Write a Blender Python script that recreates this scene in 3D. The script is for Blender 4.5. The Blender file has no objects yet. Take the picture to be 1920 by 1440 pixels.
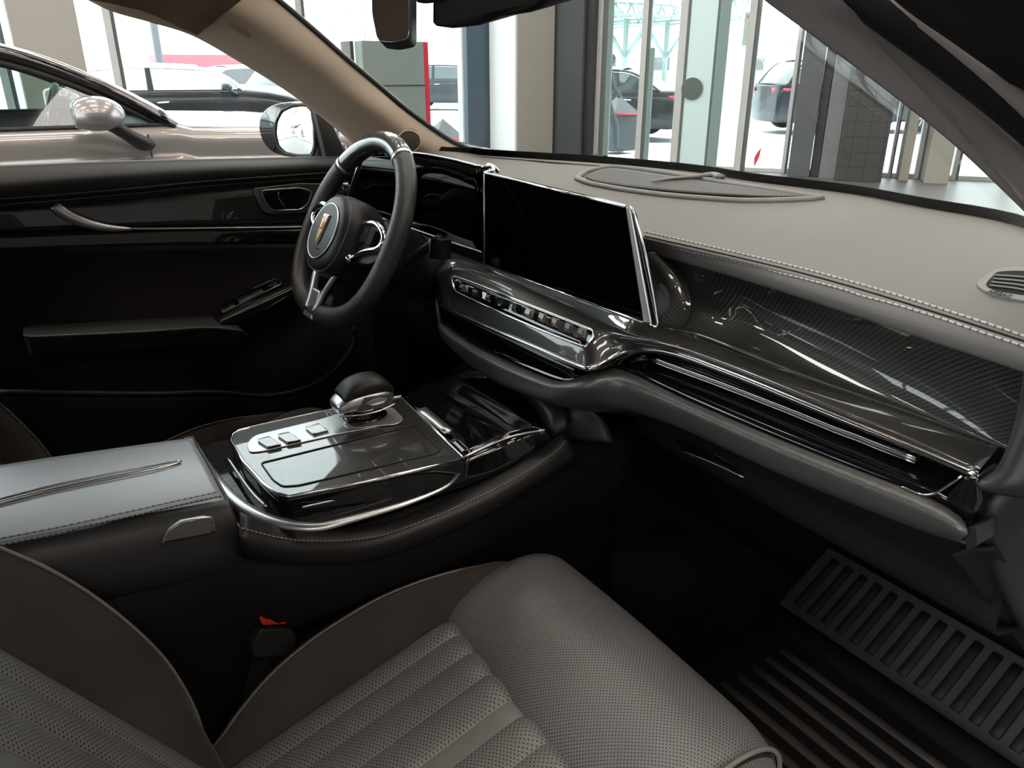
import bpy, bmesh, math, random
from mathutils import Vector, Matrix
from mathutils.bvhtree import BVHTree
random.seed(4)
S = bpy.context.scene
COL = S.collection
rad = math.radians
V = Vector

# ------------------------------------------------------------------ camera
W, H, F = 1920, 1440, 1440.0
CAM = V((1.04, 0.0, 1.45))
cam_data = bpy.data.cameras.new('camera')
cam_data.sensor_width = 36.0
cam_data.lens = 36.0 * F / W
cam_data.clip_start = 0.02
cam_data.clip_end = 300
cam = bpy.data.objects.new('camera', cam_data)
cam.location = CAM
cam.rotation_euler = (rad(90) - math.atan(590 / 1440), 0, rad(58))
COL.objects.link(cam)
S.camera = cam
RM = cam.rotation_euler.to_matrix()

# ------------------------------------------------------------------ view, sky, light
S.view_settings.view_transform = 'Standard'
S.view_settings.look = 'None'
S.view_settings.gamma = 1.0
S.view_settings.use_curve_mapping = False
S.view_settings.exposure = 1.6
S.cycles.max_bounces = 10
S.cycles.diffuse_bounces = 5
S.cycles.glossy_bounces = 5
S.cycles.transparent_max_bounces = 24
S.cycles.sample_clamp_indirect = 6.0
wd = bpy.data.worlds.new('overcast sky')
S.world = wd
wd.use_nodes = True
bg = wd.node_tree.nodes['Background']
bg.inputs[0].default_value = (0.90, 0.96, 1.0, 1)
bg.inputs[1].default_value = 1.8


def area(name, loc, size, energy, color, rot=(0, 0, 0), sy=None):
    l = bpy.data.lights.new(name, 'AREA')
    l.energy = energy
    l.color = color
    l.size = size
    if sy:
        l.shape = 'RECTANGLE'
        l.size_y = sy
    o = bpy.data.objects.new(name, l)
    o.location = loc
    o.rotation_euler = rot
    COL.objects.link(o)
    return o


# ------------------------------------------------------------------ points from the view geometry
def ray(u, v):
    return RM @ V((u - W / 2, H / 2 - v, -F))


def P(u, v, x=None, y=None, z=None):
    """point of the sight line through (u, v) on the plane x=, y= or z="""
    d = ray(u, v)
    if x is not None:
        t = (x - CAM.x) / d.x
    elif y is not None:
        t = (y - CAM.y) / d.y
    else:
        t = (z - CAM.z) / d.z
    return CAM + d * t


def L(pts, **k):
    """list of points; plane value may be a number, a pair (start, end) or a list"""
    (ax, val), = k.items()
    n = len(pts)
    out = []
    for i, (u, v) in enumerate(pts):
        if isinstance(val, list):
            w = val[i]
        elif isinstance(val, tuple):
            w = val[0] + (val[1] - val[0]) * i / max(1, n - 1)
        else:
            w = val
        out.append(P(u, v, **{ax: w}))
    return out


def rel(pts, o, s=1.0):
    """points (zoomed picture coordinates) back to picture coordinates"""
    return [(o[0] + p[0] / s, o[1] + p[1] / s) for p in pts]


def shift(pts, d):
    return [p + V(d) for p in pts]


# ------------------------------------------------------------------ object helpers
def setp(o, label=None, cat=None, group=None, kind=None):
    for k, v in (('label', label), ('category', cat), ('group', group), ('kind', kind)):
        if v:
            o[k] = v
    return o


def thing(name, label, cat, loc=(0, 0, 0), group=None, kind=None):
    o = bpy.data.objects.new(name, None)
    o.empty_display_size = 0.05
    o.location = loc
    COL.objects.link(o)
    return setp(o, label, cat, group, kind)


def link(name, me, m, parent=None, smooth=True):
    o = bpy.data.objects.new(name, me)
    if m is not None:
        me.materials.append(m)
    if smooth:
        me.polygons.foreach_set('use_smooth', [True] * len(me.polygons))
    COL.objects.link(o)
    if parent is not None:
        o.parent = parent
        off = parent.location if parent.parent is None else V((0, 0, 0))
        o.matrix_parent_inverse = Matrix.Translation(-off)
    return o


def raw(name, verts, faces, m, parent=None, smooth=True, uv=None):
    me = bpy.data.meshes.new(name)
    me.from_pydata([tuple(v) for v in verts], [], faces)
    if uv is not None:
        l = me.uv_layers.new(name='UVMap')
        for lp in me.loops:
            l.data[lp.index].uv = uv[lp.vertex_index]
    me.update()
    o = link(name, me, m, parent, smooth)
    return o


def solidify(o, t, off=0.0):
    md = o.modifiers.new('thickness', 'SOLIDIFY')
    md.thickness = t
    md.offset = off
    return o


def bev(o, w, seg=3, ang=30):
    md = o.modifiers.new('bevel', 'BEVEL')
    md.width = w
    md.segments = seg
    md.limit_method = 'ANGLE'
    md.angle_limit = rad(ang)
    md.harden_normals = False
    wn = o.modifiers.new('even shading', 'WEIGHTED_NORMAL')
    wn.weight = 100
    wn.keep_sharp = True
    return o


def subd(o, n=2):
    md = o.modifiers.new('subdivision', 'SUBSURF')
    md.levels = n
    md.render_levels = n
    return o


def cr(p0, p1, p2, p3, t):
    t2, t3 = t * t, t * t * t
    return 0.5 * ((2 * p1) + (p2 - p0) * t + (2 * p0 - 5 * p1 + 4 * p2 - p3) * t2 + (3 * p1 - p0 - 3 * p2 + p3) * t3)


def dense(pts, k=8, closed=False):
    pts = [V(p) for p in pts]
    n = len(pts)
    if n < 3 and not closed:
        return [pts[0].lerp(pts[-1], i / k) for i in range(k + 1)]
    out = []
    rng = n if closed else n - 1
    for i in range(rng):
        if closed:
            a, b, c, d = pts[(i - 1) % n], pts[i], pts[(i + 1) % n], pts[(i + 2) % n]
        else:
            b, c = pts[i], pts[i + 1]
            a = pts[i - 1] if i else b * 2 - c
            d = pts[i + 2] if i + 2 < n else c * 2 - b
        for j in range(k):
            out.append(cr(a, b, c, d, j / k))
    if not closed:
        out.append(pts[-1].copy())
    return out


def resample(pts, n, closed=False, smooth=True):
    q = dense(pts, 10, closed) if smooth else [V(p) for p in pts]
    if closed:
        q = q + [q[0]]
    ln = [0.0]
    for a, b in zip(q, q[1:]):
        ln.append(ln[-1] + (b - a).length)
    tot = ln[-1] or 1e-9
    out = []
    j = 0
    cnt = n if closed else n - 1
    for i in range(n):
        t = tot * i / cnt
        while j < len(ln) - 2 and ln[j + 1] < t:
            j += 1
        seg = ln[j + 1] - ln[j]
        out.append(q[j].lerp(q[j + 1], (t - ln[j]) / seg if seg > 1e-12 else 0))
    return out


def grid_faces(nu, nv, cu=False, cv=False):
    f = []
    for j in range(nv if cv else nv - 1):
        for i in range(nu if cu else nu - 1):
            a = j * nu + i
            b = j * nu + (i + 1) % nu
            c = ((j + 1) % nv) * nu + (i + 1) % nu
            d = ((j + 1) % nv) * nu + i
            f.append((a, b, c, d))
    return f


def loft(name, rails, m, parent=None, nu=40, k=5, thick=0.0, off=0.0, cu=False, linear=False, straight=False, same=False, caps=False):
    """skin over rails; rails are resampled to nu points, k steps between rails"""
    R = [[V(p) for p in r] if same else resample(r, nu, cu, not straight) for r in rails]
    nu = len(R[0])
    rows = []
    n = len(R)
    for i in range(n - 1):
        for j in range(k):
            t = j / k
            if linear:
                rows.append([R[i][q].lerp(R[i + 1][q], t) for q in range(nu)])
            else:
                a = R[i - 1] if i else None
                d = R[i + 2] if i + 2 < n else None
                row = []
                for q in range(nu):
                    b, c = R[i][q], R[i + 1][q]
                    row.append(cr(a[q] if a else b * 2 - c, b, c, d[q] if d else c * 2 - b, t))
                rows.append(row)
    rows.append(R[-1])
    nv = len(rows)
    verts = [p for r in rows for p in r]
    us = [0.0]
    mid = rows[nv // 2]
    for a, b in zip(mid, mid[1:]):
        us.append(us[-1] + (b - a).length)
    vs = [0.0]
    mq = nu // 2
    for a, b in zip(rows, rows[1:]):
        vs.append(vs[-1] + (b[mq] - a[mq]).length)
    uv = [(us[i], vs[j]) for j in range(nv) for i in range(nu)]
    faces = grid_faces(nu, nv, cu)
    if caps:
        faces.append(tuple(range(nu))[::-1])
        faces.append(tuple((nv - 1) * nu + i for i in range(nu)))
    o = raw(name, verts, faces, m, parent, True, uv)
    if thick:
        solidify(o, thick, off)
    return o


def circ(r, n=10, ry=None):
    ry = r if ry is None else ry
    return [(r * math.cos(2 * math.pi * i / n), ry * math.sin(2 * math.pi * i / n)) for i in range(n)]


def rectp(w, h):
    return [(-w / 2, -h / 2), (w / 2, -h / 2), (w / 2, h / 2), (-w / 2, h / 2)]


def sweep(name, path, prof, m, parent=None, closed=False, up=(0, 0, 1), n=None, smooth=True, scale=None, shade=True, normals=None):
    if isinstance(prof, (int, float)):
        prof = circ(prof)
    p = resample(path, n, closed, smooth) if n else [V(q) for q in path]
    N = len(p)
    up = V(up)
    verts, uv = [], []
    dist = 0.0
    np_ = len(prof)
    per = sum(math.hypot(prof[q][0] - prof[q - 1][0], prof[q][1] - prof[q - 1][1]) for q in range(np_))
    for i in range(N):
        a = p[(i - 1) % N] if (closed or i) else p[i]
        b = p[(i + 1) % N] if (closed or i < N - 1) else p[i]
        t = (b - a).normalized()
        uu = V(normals[i]) if normals else up
        s = t.cross(uu)
        if s.length < 1e-5:
            s = t.cross(V((0.3, 1, 0.2)))
        s.normalize()
        w = s.cross(t).normalized()
        sc = scale(i / (N - 1)) if scale else 1.0
        if i:
            dist += (p[i] - p[i - 1]).length
        for q, (x, y) in enumerate(prof):
            verts.append(p[i] + s * x * sc + w * y * sc)
            uv.append((dist, q / np_ * per))
    faces = grid_faces(np_, N, True, closed)
    if not closed:
        faces.append(tuple(range(np_))[::-1])
        faces.append(tuple((N - 1) * np_ + q for q in range(np_)))
    return raw(name, verts, faces, m, parent, shade, uv)


def slab(name, poly, depth, m, parent=None, bevel=0.0, seg=2, smooth=True):
    """prism: polygon (3D points) pushed by the vector depth"""
    poly = [V(p) for p in poly]
    depth = V(depth)
    n = len(poly)
    verts = poly + [p + depth for p in poly]
    faces = [tuple(range(n)), tuple(range(n, 2 * n))[::-1]]
    for i in range(n):
        faces.append((i, i + n, (i + 1) % n + n, (i + 1) % n))
    e1 = (poly[1] - poly[0])
    e2 = None
    for q in poly[2:]:
        if e1.cross(q - poly[0]).length > 1e-9:
            e2 = q - poly[0]
            break
    e1 = e1.normalized()
    nn = e1.cross(e2).normalized()
    e2 = nn.cross(e1)
    uv = [((p - poly[0]).dot(e1), (p - poly[0]).dot(e2)) for p in verts]
    o = raw(name, verts, faces, m, parent, False, uv)
    me = o.data
    bm = bmesh.new()
    bm.from_mesh(me)
    bmesh.ops.recalc_face_normals(bm, faces=bm.faces)
    bm.to_mesh(me)
    bm.free()
    if bevel:
        bev(o, bevel, seg)
        me.polygons.foreach_set('use_smooth', [True] * len(me.polygons))
    return o


def roundpoly(pts, r, k=5):
    pts = [V(p) for p in pts]
    n = len(pts)
    out = []
    rr = r if isinstance(r, (list, tuple)) else [r] * n
    for i in range(n):
        a, b, c = pts[i - 1], pts[i], pts[(i + 1) % n]
        q = min(rr[i], (a - b).length * 0.48, (c - b).length * 0.48)
        if q < 1e-6:
            out.append(b)
            continue
        s = b + (a - b).normalized() * q
        e = b + (c - b).normalized() * q
        for j in range(k + 1):
            t = j / k
            out.append(s * (1 - t) ** 2 + b * 2 * t * (1 - t) + e * t * t)
    return out


def box(name, c, size, m, parent=None, bevel=0.0, rot=None, seg=2):
    x, y, z = [s / 2 for s in size]
    vs = [V((sx * x, sy * y, sz * z)) for sz in (-1, 1) for sy in (-1, 1) for sx in (-1, 1)]
    if rot is not None:
        vs = [rot @ v for v in vs]
    vs = [v + V(c) for v in vs]
    fs = [(0, 2, 3, 1), (4, 5, 7, 6), (0, 1, 5, 4), (2, 6, 7, 3), (0, 4, 6, 2), (1, 3, 7, 5)]
    o = raw(name, vs, fs, m, parent, bevel > 0)
    if bevel:
        bev(o, bevel, seg)
    return o


def disc(name, c, n, r, t, m, parent=None, ry=None, up=(0, 0, 1), seg=40, bevel=0.0):
    n = V(n).normalized()
    if V(up).cross(n).length < 1e-4:
        up = (0, 1, 0)
    s = V(up).cross(n).normalized()
    w = n.cross(s)
    ry = r if ry is None else ry
    pts = [V(c) + s * r * math.cos(2 * math.pi * i / seg) + w * ry * math.sin(2 * math.pi * i / seg) for i in range(seg)]
    return slab(name, pts, -n * t, m, parent, bevel)


def rings(name, secs, m, parent=None, caps=True, k=1, linear=True):
    """closed rings with equal point counts, skinned"""
    return loft(name, secs, m, parent, k=k, cu=True, linear=linear, same=True, caps=caps)


def bvh(*objs):
    vs, fs = [], []
    for o in objs:
        b = len(vs)
        vs += [v.co.copy() for v in o.data.vertices]
        fs += [tuple(b + i for i in p.vertices) for p in o.data.polygons]
    return BVHTree.FromPolygons(vs, fs)


def flat(tree, pts, ctr, off):
    """picture points on the plane that touches the surface at ctr"""
    h, n = hit(tree, ctr[0], ctr[1], off)
    out = []
    for u, v in pts:
        d = ray(u, v)
        out.append(CAM + d * ((h - CAM).dot(n) / d.dot(n)))
    return out, n


def hit(tree, u, v, off=0.0):
    d = ray(u, v).normalized()
    h, n, i, t = tree.ray_cast(CAM, d)
    if h is None:
        return None, None
    if n.dot(d) > 0:
        n = -n
    return h + n * (off + 0.002), n


def on(tree, pts, off=0.0, k=6):
    """polyline of picture points laid on a surface"""
    q = dense([V((a, b, 0)) for a, b in pts], k)
    out = []
    for p in q:
        h, n = hit(tree, p.x, p.y, off)
        if h is not None:
            out.append(h)
    return out


def text(name, s, org, xd, yd, size, m, parent=None, depth=0.0004):
    cu = bpy.data.curves.new(name, 'FONT')
    cu.body = s
    cu.size = size
    cu.extrude = depth
    cu.align_x = 'CENTER'
    cu.align_y = 'CENTER'
    tmp = bpy.data.objects.new(name, cu)
    COL.objects.link(tmp)
    dg = bpy.context.evaluated_depsgraph_get()
    me = bpy.data.meshes.new_from_object(tmp.evaluated_get(dg))
    bpy.data.objects.remove(tmp)
    bpy.data.curves.remove(cu)
    xd = V(xd).normalized()
    n = xd.cross(V(yd)).normalized()
    yd = n.cross(xd)
    M = Matrix((xd, yd, n)).transposed().to_4x4()
    M.translation = V(org)
    me.transform(M)
    me.materials.clear()
    return link(name, me, m, parent, False)


# ------------------------------------------------------------------ materials
def hexc(h):
    h = h.lstrip('#')
    o = []
    for i in (0, 2, 4):
        c = int(h[i:i + 2], 16) / 255
        o.append(c / 12.92 if c <= 0.04045 else ((c + 0.055) / 1.055) ** 2.4)
    return (*o, 1)


def col4(c):
    return hexc(c) if isinstance(c, str) else (c if len(c) == 4 else (*c, 1))


def mat(name, c, rough=0.5, metal=0.0, coat=0.0, spec=0.5, bump=None, sheen=0.0, var=0.0, emit=None, es=0.0, coat_rough=0.03):
    m = bpy.data.materials.new(name)
    m.use_nodes = True
    nt = m.node_tree
    b = nt.nodes['Principled BSDF']
    c = col4(c)
    b.inputs['Base Color'].default_value = c
    b.inputs['Roughness'].default_value = rough
    b.inputs['Metallic'].default_value = metal
    b.inputs['Coat Weight'].default_value = coat
    b.inputs['Coat Roughness'].default_value = coat_rough
    b.inputs['Specular IOR Level'].default_value = spec
    if sheen:
        b.inputs['Sheen Weight'].default_value = sheen
        b.inputs['Sheen Roughness'].default_value = 0.4
    if emit:
        b.inputs['Emission Color'].default_value = col4(emit)
        b.inputs['Emission Strength'].default_value = es
    if bump or var:
        tc = nt.nodes.new('ShaderNodeTexCoord')
    if var:
        nz = nt.nodes.new('ShaderNodeTexNoise')
        nz.inputs['Scale'].default_value = 9.0
        nz.inputs['Detail'].default_value = 5.0
        nt.links.new(tc.outputs['Object'], nz.inputs['Vector'])
        rp = nt.nodes.new('ShaderNodeValToRGB')
        rp.color_ramp.elements[0].position = 0.3
        rp.color_ramp.elements[1].position = 0.7
        rp.color_ramp.elements[0].color = tuple(x * (1 - var) for x in c[:3]) + (1,)
        rp.color_ramp.elements[1].color = tuple(min(1, x * (1 + var)) for x in c[:3]) + (1,)
        nt.links.new(nz.outputs['Fac'], rp.inputs['Fac'])
        nt.links.new(rp.outputs['Color'], b.inputs['Base Color'])
    if bump:
        kind, sc, st, di = bump
        if kind == 'voronoi':
            t = nt.nodes.new('ShaderNodeTexVoronoi')
            out = t.outputs['Distance']
        else:
            t = nt.nodes.new('ShaderNodeTexNoise')
            t.inputs['Detail'].default_value = 4
            out = t.outputs['Fac']
        t.inputs['Scale'].default_value = sc
        nt.links.new(tc.outputs['Object'], t.inputs['Vector'])
        bp = nt.nodes.new('ShaderNodeBump')
        bp.inputs['Strength'].default_value = st
        bp.inputs['Distance'].default_value = di
        nt.links.new(out, bp.inputs['Height'])
        nt.links.new(bp.outputs['Normal'], b.inputs['Normal'])
    return m


def mth(nt, op, a, b=None):
    n = nt.nodes.new('ShaderNodeMath')
    n.operation = op
    for i, q in enumerate((a, b)):
        if q is None:
            continue
        if isinstance(q, (int, float)):
            n.inputs[i].default_value = q
        else:
            nt.links.new(q, n.inputs[i])
    return n.outputs[0]


def uvxy(nt):
    tc = nt.nodes.new('ShaderNodeTexCoord')
    sp = nt.nodes.new('ShaderNodeSeparateXYZ')
    nt.links.new(tc.outputs['UV'], sp.inputs[0])
    return sp.outputs[0], sp.outputs[1]


def mixcol(nt, fac, a, b):
    n = nt.nodes.new('ShaderNodeMix')
    n.data_type = 'RGBA'
    nt.links.new(fac, n.inputs[0])
    for i, c in ((6, a), (7, b)):
        n.inputs[i].default_value = col4(c)
    return n.outputs[2]


def bump_from(nt, h, st, di):
    bp = nt.nodes.new('ShaderNodeBump')
    bp.inputs['Strength'].default_value = st
    bp.inputs['Distance'].default_value = di
    nt.links.new(h, bp.inputs['Height'])
    nt.links.new(bp.outputs['Normal'], nt.nodes['Principled BSDF'].inputs['Normal'])


def carbon(name, cell=0.003, a=(0.030, 0.027, 0.025), b=(0.002, 0.002, 0.002)):
    m = mat(name, b, 0.4, 0.2, 1.0, coat_rough=0.02)
    nt = m.node_tree
    nt.nodes['Principled BSDF'].inputs['Coat IOR'].default_value = 1.6
    u, v = uvxy(nt)
    i = mth(nt, 'FLOOR', mth(nt, 'DIVIDE', u, cell))
    j = mth(nt, 'FLOOR', mth(nt, 'DIVIDE', v, cell))
    k = mth(nt, 'FLOORED_MODULO', mth(nt, 'ADD', i, j), 4.0)
    f = mth(nt, 'LESS_THAN', k, 1.5)
    nt.links.new(mixcol(nt, f, b, a), nt.nodes['Principled BSDF'].inputs['Base Color'])
    return m


def perforated(name, c, rough, pitch=0.006, r=0.16, bumpst=0.5, hole=(0.003, 0.003, 0.003), spec=0.5):
    m = mat(name, c, rough, spec=spec)
    nt = m.node_tree
    u, v = uvxy(nt)
    s = mth(nt, 'DIVIDE', u, pitch)
    t = mth(nt, 'DIVIDE', v, pitch * 0.5)
    row = mth(nt, 'FLOOR', t)
    s2 = mth(nt, 'ADD', s, mth(nt, 'MULTIPLY', row, 0.5))
    dx = mth(nt, 'SUBTRACT', mth(nt, 'FRACT', s2), 0.5)
    dy = mth(nt, 'MULTIPLY', mth(nt, 'SUBTRACT', mth(nt, 'FRACT', t), 0.5), 0.5)
    d = mth(nt, 'SQRT', mth(nt, 'ADD', mth(nt, 'MULTIPLY', dx, dx), mth(nt, 'MULTIPLY', dy, dy)))
    f = mth(nt, 'LESS_THAN', d, r)
    nt.links.new(mixcol(nt, f, c, hole), nt.nodes['Principled BSDF'].inputs['Base Color'])
    bump_from(nt, mth(nt, 'MINIMUM', d, r), bumpst, 0.002)
    return m


def thread(name, c, dark, pitch=0.006, duty=0.68):
    m = mat(name, c, 0.7)
    nt = m.node_tree
    u, v = uvxy(nt)
    f = mth(nt, 'LESS_THAN', mth(nt, 'FRACT', mth(nt, 'DIVIDE', u, pitch)), duty)
    nt.links.new(mixcol(nt, f, dark, c), nt.nodes['Principled BSDF'].inputs['Base Color'])
    return m


def ribbed(name, c, pitch, rough=0.3, axis=0, coat=0.0, st=0.8, dist=0.001, c2=None):
    m = mat(name, c, rough, coat=coat)
    nt = m.node_tree
    u, v = uvxy(nt)
    s = mth(nt, 'SINE', mth(nt, 'MULTIPLY', (u, v)[axis], 2 * math.pi / pitch))
    if c2:
        f = mth(nt, 'GREATER_THAN', s, 0.2)
        nt.links.new(mixcol(nt, f, c, c2), nt.nodes['Principled BSDF'].inputs['Base Color'])
    bump_from(nt, s, st, dist)
    return m


def pane(name, tint, refl=1.0, ior=1.5, rough=0.0):
    """clear thin glazing: see-through with a Fresnel reflection"""
    m = bpy.data.materials.new(name)
    m.use_nodes = True
    nt = m.node_tree
    nt.nodes.remove(nt.nodes['Principled BSDF'])
    out = nt.nodes['Material Output']
    tr = nt.nodes.new('ShaderNodeBsdfTransparent')
    tr.inputs[0].default_value = (*tint, 1)
    gl = nt.nodes.new('ShaderNodeBsdfGlossy')
    gl.inputs['Roughness'].default_value = rough
    gl.inputs[0].default_value = (1, 1, 1, 1)
    fr = nt.nodes.new('ShaderNodeFresnel')
    ge = nt.nodes.new('ShaderNodeNewGeometry')
    # the same reflectance on both faces of a thin pane
    io = mth(nt, 'ADD', mth(nt, 'MULTIPLY', ge.outputs['Backfacing'], 1.0 / ior - ior), ior)
    nt.links.new(io, fr.inputs[0])
    f = mth(nt, 'MULTIPLY', fr.outputs[0], refl)
    mx = nt.nodes.new('ShaderNodeMixShader')
    nt.links.new(f, mx.inputs[0])
    nt.links.new(tr.outputs[0], mx.inputs[1])
    nt.links.new(gl.outputs[0], mx.inputs[2])
    nt.links.new(mx.outputs[0], out.inputs[0])
    return m


def tiles(name, c, grout, pitch, gap=0.012, rough=0.25, py=1.0):
    m = mat(name, c, rough)
    nt = m.node_tree
    tc = nt.nodes.new('ShaderNodeTexCoord')
    sp = nt.nodes.new('ShaderNodeSeparateXYZ')
    nt.links.new(tc.outputs['Object'], sp.inputs[0])
    fs = []
    for q in range(3):
        s = mth(nt, 'FRACT', mth(nt, 'DIVIDE', mth(nt, 'ADD', sp.outputs[q], 0.0137), pitch * (py if q == 1 else 1)))
        fs.append(mth(nt, 'LESS_THAN', s, gap / pitch))
    if name.startswith('floor'):
        f = mth(nt, 'MAXIMUM', fs[0], fs[1])
    else:
        f = mth(nt, 'MAXIMUM', fs[1], fs[2])
    nt.links.new(mixcol(nt, f, c, grout), nt.nodes['Principled BSDF'].inputs['Base Color'])
    return m


M = {}
M['dash'] = mat('dash leather', (0.166, 0.154, 0.146), 0.58, bump=('voronoi', 420, 0.35, 0.0006), spec=0.35)
M['dash_smooth'] = mat('dash plastic', (0.20, 0.190, 0.184), 0.5, spec=0.35)
M['leather'] = mat('black leather', (0.046, 0.044, 0.043), 0.40, bump=('voronoi', 480, 0.35, 0.0006), spec=0.9)
M['door_pad'] = mat('door top leather', (0.026, 0.0245, 0.024), 0.58, bump=('noise', 700, 0.15, 0.0004), spec=0.3)
M['leather_smooth'] = mat('fine black leather', (0.014, 0.013, 0.013), 0.45, bump=('noise', 700, 0.15, 0.0004), spec=0.4)
M['lid'] = mat('armrest leather', (0.36, 0.38, 0.42), 0.36, bump=('noise', 900, 0.12, 0.0004), spec=1.0)  # bluish grey sky reflection is put into the base colour
M['suede'] = mat('brown grey suede', (0.046, 0.039, 0.034), 0.95, sheen=0.15, var=0.12, spec=0.1)
M['door_suede'] = mat('door suede', (0.022, 0.019, 0.018), 0.95, sheen=0.05, spec=0.1)
M['seat'] = perforated('perforated seat leather', (0.142, 0.136, 0.133), 0.42, pitch=0.0056, r=0.15)
M['seat_plain'] = mat('seat leather', (0.142, 0.136, 0.133), 0.4, bump=('noise', 600, 0.15, 0.0004), spec=0.45)
M['rim'] = perforated('perforated rim leather', (0.034, 0.032, 0.030), 0.42, pitch=0.0062, r=0.2, bumpst=0.9, hole=(0.008, 0.008, 0.008))
M['gloss'] = mat('piano black', (0.004, 0.004, 0.005), 0.06, coat=0.4, spec=0.5)
M['black'] = mat('black plastic', (0.012, 0.012, 0.013), 0.55)
M['black_soft'] = mat('soft black plastic', (0.007, 0.0067, 0.0067), 0.7, spec=0.2)
M['rubber'] = mat('black rubber', (0.008, 0.008, 0.008), 0.8, spec=0.12)
M['carpet'] = mat('black carpet', (0.014, 0.014, 0.016), 1.0, bump=('noise', 900, 0.6, 0.002), spec=0.05)
M['screen'] = mat('display glass', (0.001, 0.001, 0.0015), 0.06, spec=0.05)
M['chrome'] = mat('chrome', (0.78, 0.78, 0.78), 0.12, 1.0)
M['satin'] = mat('satin silver', (0.66, 0.66, 0.67), 0.34, 1.0)
M['chrome_dark'] = mat('dark chrome', (0.45, 0.45, 0.46), 0.14, 1.0)
M['dark_metal'] = mat('dark satin metal', (0.28, 0.265, 0.25), 0.35, 1.0)
M['crystal'] = mat('crystal edge', (0.75, 0.72, 0.68), 0.08, 0.6, coat=1.0)
M['carbon'] = carbon('carbon weave', 0.0019)
M['carbon_fine'] = carbon('fine carbon weave', 0.0014)
M['grille'] = perforated('speaker mesh', (0.085, 0.075, 0.068), 0.6, pitch=0.006, r=0.22, hole=(0.01, 0.01, 0.01))
M['tweeter'] = perforated('tweeter mesh', (0.17, 0.13, 0.10), 0.5, pitch=0.004, r=0.2, hole=(0.01, 0.008, 0.006))
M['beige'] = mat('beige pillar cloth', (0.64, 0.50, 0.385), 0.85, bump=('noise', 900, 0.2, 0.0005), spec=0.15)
M['emboss'] = mat('embossed cloth', (0.40, 0.31, 0.235), 0.85, spec=0.15)
M['lining'] = mat('tan roof cloth', (0.27, 0.205, 0.155), 0.9, bump=('noise', 900, 0.2, 0.0005), spec=0.1)
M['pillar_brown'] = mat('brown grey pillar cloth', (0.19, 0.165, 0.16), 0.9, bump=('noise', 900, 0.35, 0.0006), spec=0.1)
M['thread_light'] = thread('light thread', (0.48, 0.46, 0.44), (0.105, 0.10, 0.096), 0.0085, 0.74)
M['thread_dim'] = thread('grey thread', (0.22, 0.20, 0.185), (0.02, 0.019, 0.018), 0.006)
M['thread_lid'] = thread('pale grey thread', (0.42, 0.42, 0.44), (0.16, 0.16, 0.17), 0.0075)
M['thread_solid'] = mat('piping', (0.17, 0.15, 0.135), 0.6)
M['ribs'] = ribbed('ribbed gloss black', (0.008, 0.008, 0.009), 0.0045, 0.25, 0, 0.3)
M['red_plastic'] = mat('red plastic', (0.62, 0.022, 0.012), 0.4)
M['gold'] = mat('gold metal', (0.62, 0.42, 0.20), 0.3, 1.0)
M['ruby'] = mat('ruby enamel', (0.42, 0.015, 0.03), 0.2, coat=0.6)
M['mirror'] = mat('mirror glass', (0.92, 0.93, 0.94), 0.01, 1.0)
M['car_blue'] = mat('blue black car paint', (0.006, 0.008, 0.016), 0.25, coat=1.0)
M['windscreen'] = pane('windscreen glass', (0.88, 0.92, 0.895), 0.22)
M['frit'] = mat('black ceramic print', (0.002, 0.002, 0.002), 0.9, spec=0.02)
M['door_glass'] = pane('door glass', (0.97, 0.99, 0.98), 0.4)
M['pictogram'] = mat('grey print', (0.35, 0.35, 0.35), 0.5)

# ================================================================== own car: shell and glass
def structure(o):
    o['kind'] = 'structure'
    return o


BASE = L([(875, 288), (1000, 299), (1132, 309), (1295, 325), (1400, 342), (1590, 366), (1720, 391), (1920, 434)], z=1.27)
BASE = [V((-0.735, 0.80, 1.27))] + BASE + [V((0.76, 0.79, 1.27))]

# windscreen: from the dash front edge up to the roof
top_l, top_r = V((-0.56, 0.33, 1.62)), V((0.575, 0.33, 1.62))
g0 = [p + V((0, 0.02, -0.012)) for p in BASE]
g2 = [top_l + (top_r - top_l) * (i / 8) + V((0, 0.14 * math.sin(math.pi * i / 8), 0.0)) for i in range(9)]
g1 = []
for i in range(21):
    a = resample(g0, 21)[i]
    b = resample(g2, 21)[i]
    g1.append(a.lerp(b, 0.5) + V((0, 0.012, 0.012)))
ws = loft('windscreen', [g0, g1, g2], M['windscreen'], nu=40, k=6)
ws.name = 'window_1'
structure(ws)
# black printed border of the windscreen, along its lower edge
fr0 = [p + V((0, 0.016, -0.014)) for p in BASE]
fr1 = [p + V((0, 0.002, 0)) for p in L([(880, 277), (900, 280), (1000, 286), (1132, 293), (1295, 308), (1400, 324), (1590, 347), (1720, 370), (1920, 407)], z=1.285)]
fr1 = [V((-0.735, 0.86, 1.275))] + fr1 + [V((0.75, 0.80, 1.287))]
frit = loft('border_print', [fr0, fr1], M['frit'], ws, nu=50, k=2, thick=0.003)

# ================================================================== dashboard
dash = thing('dashboard', 'full width car dashboard with grey leather top, carbon fibre trim and chrome strips', 'dashboard', (0.1, 0.8, 0.9))

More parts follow.
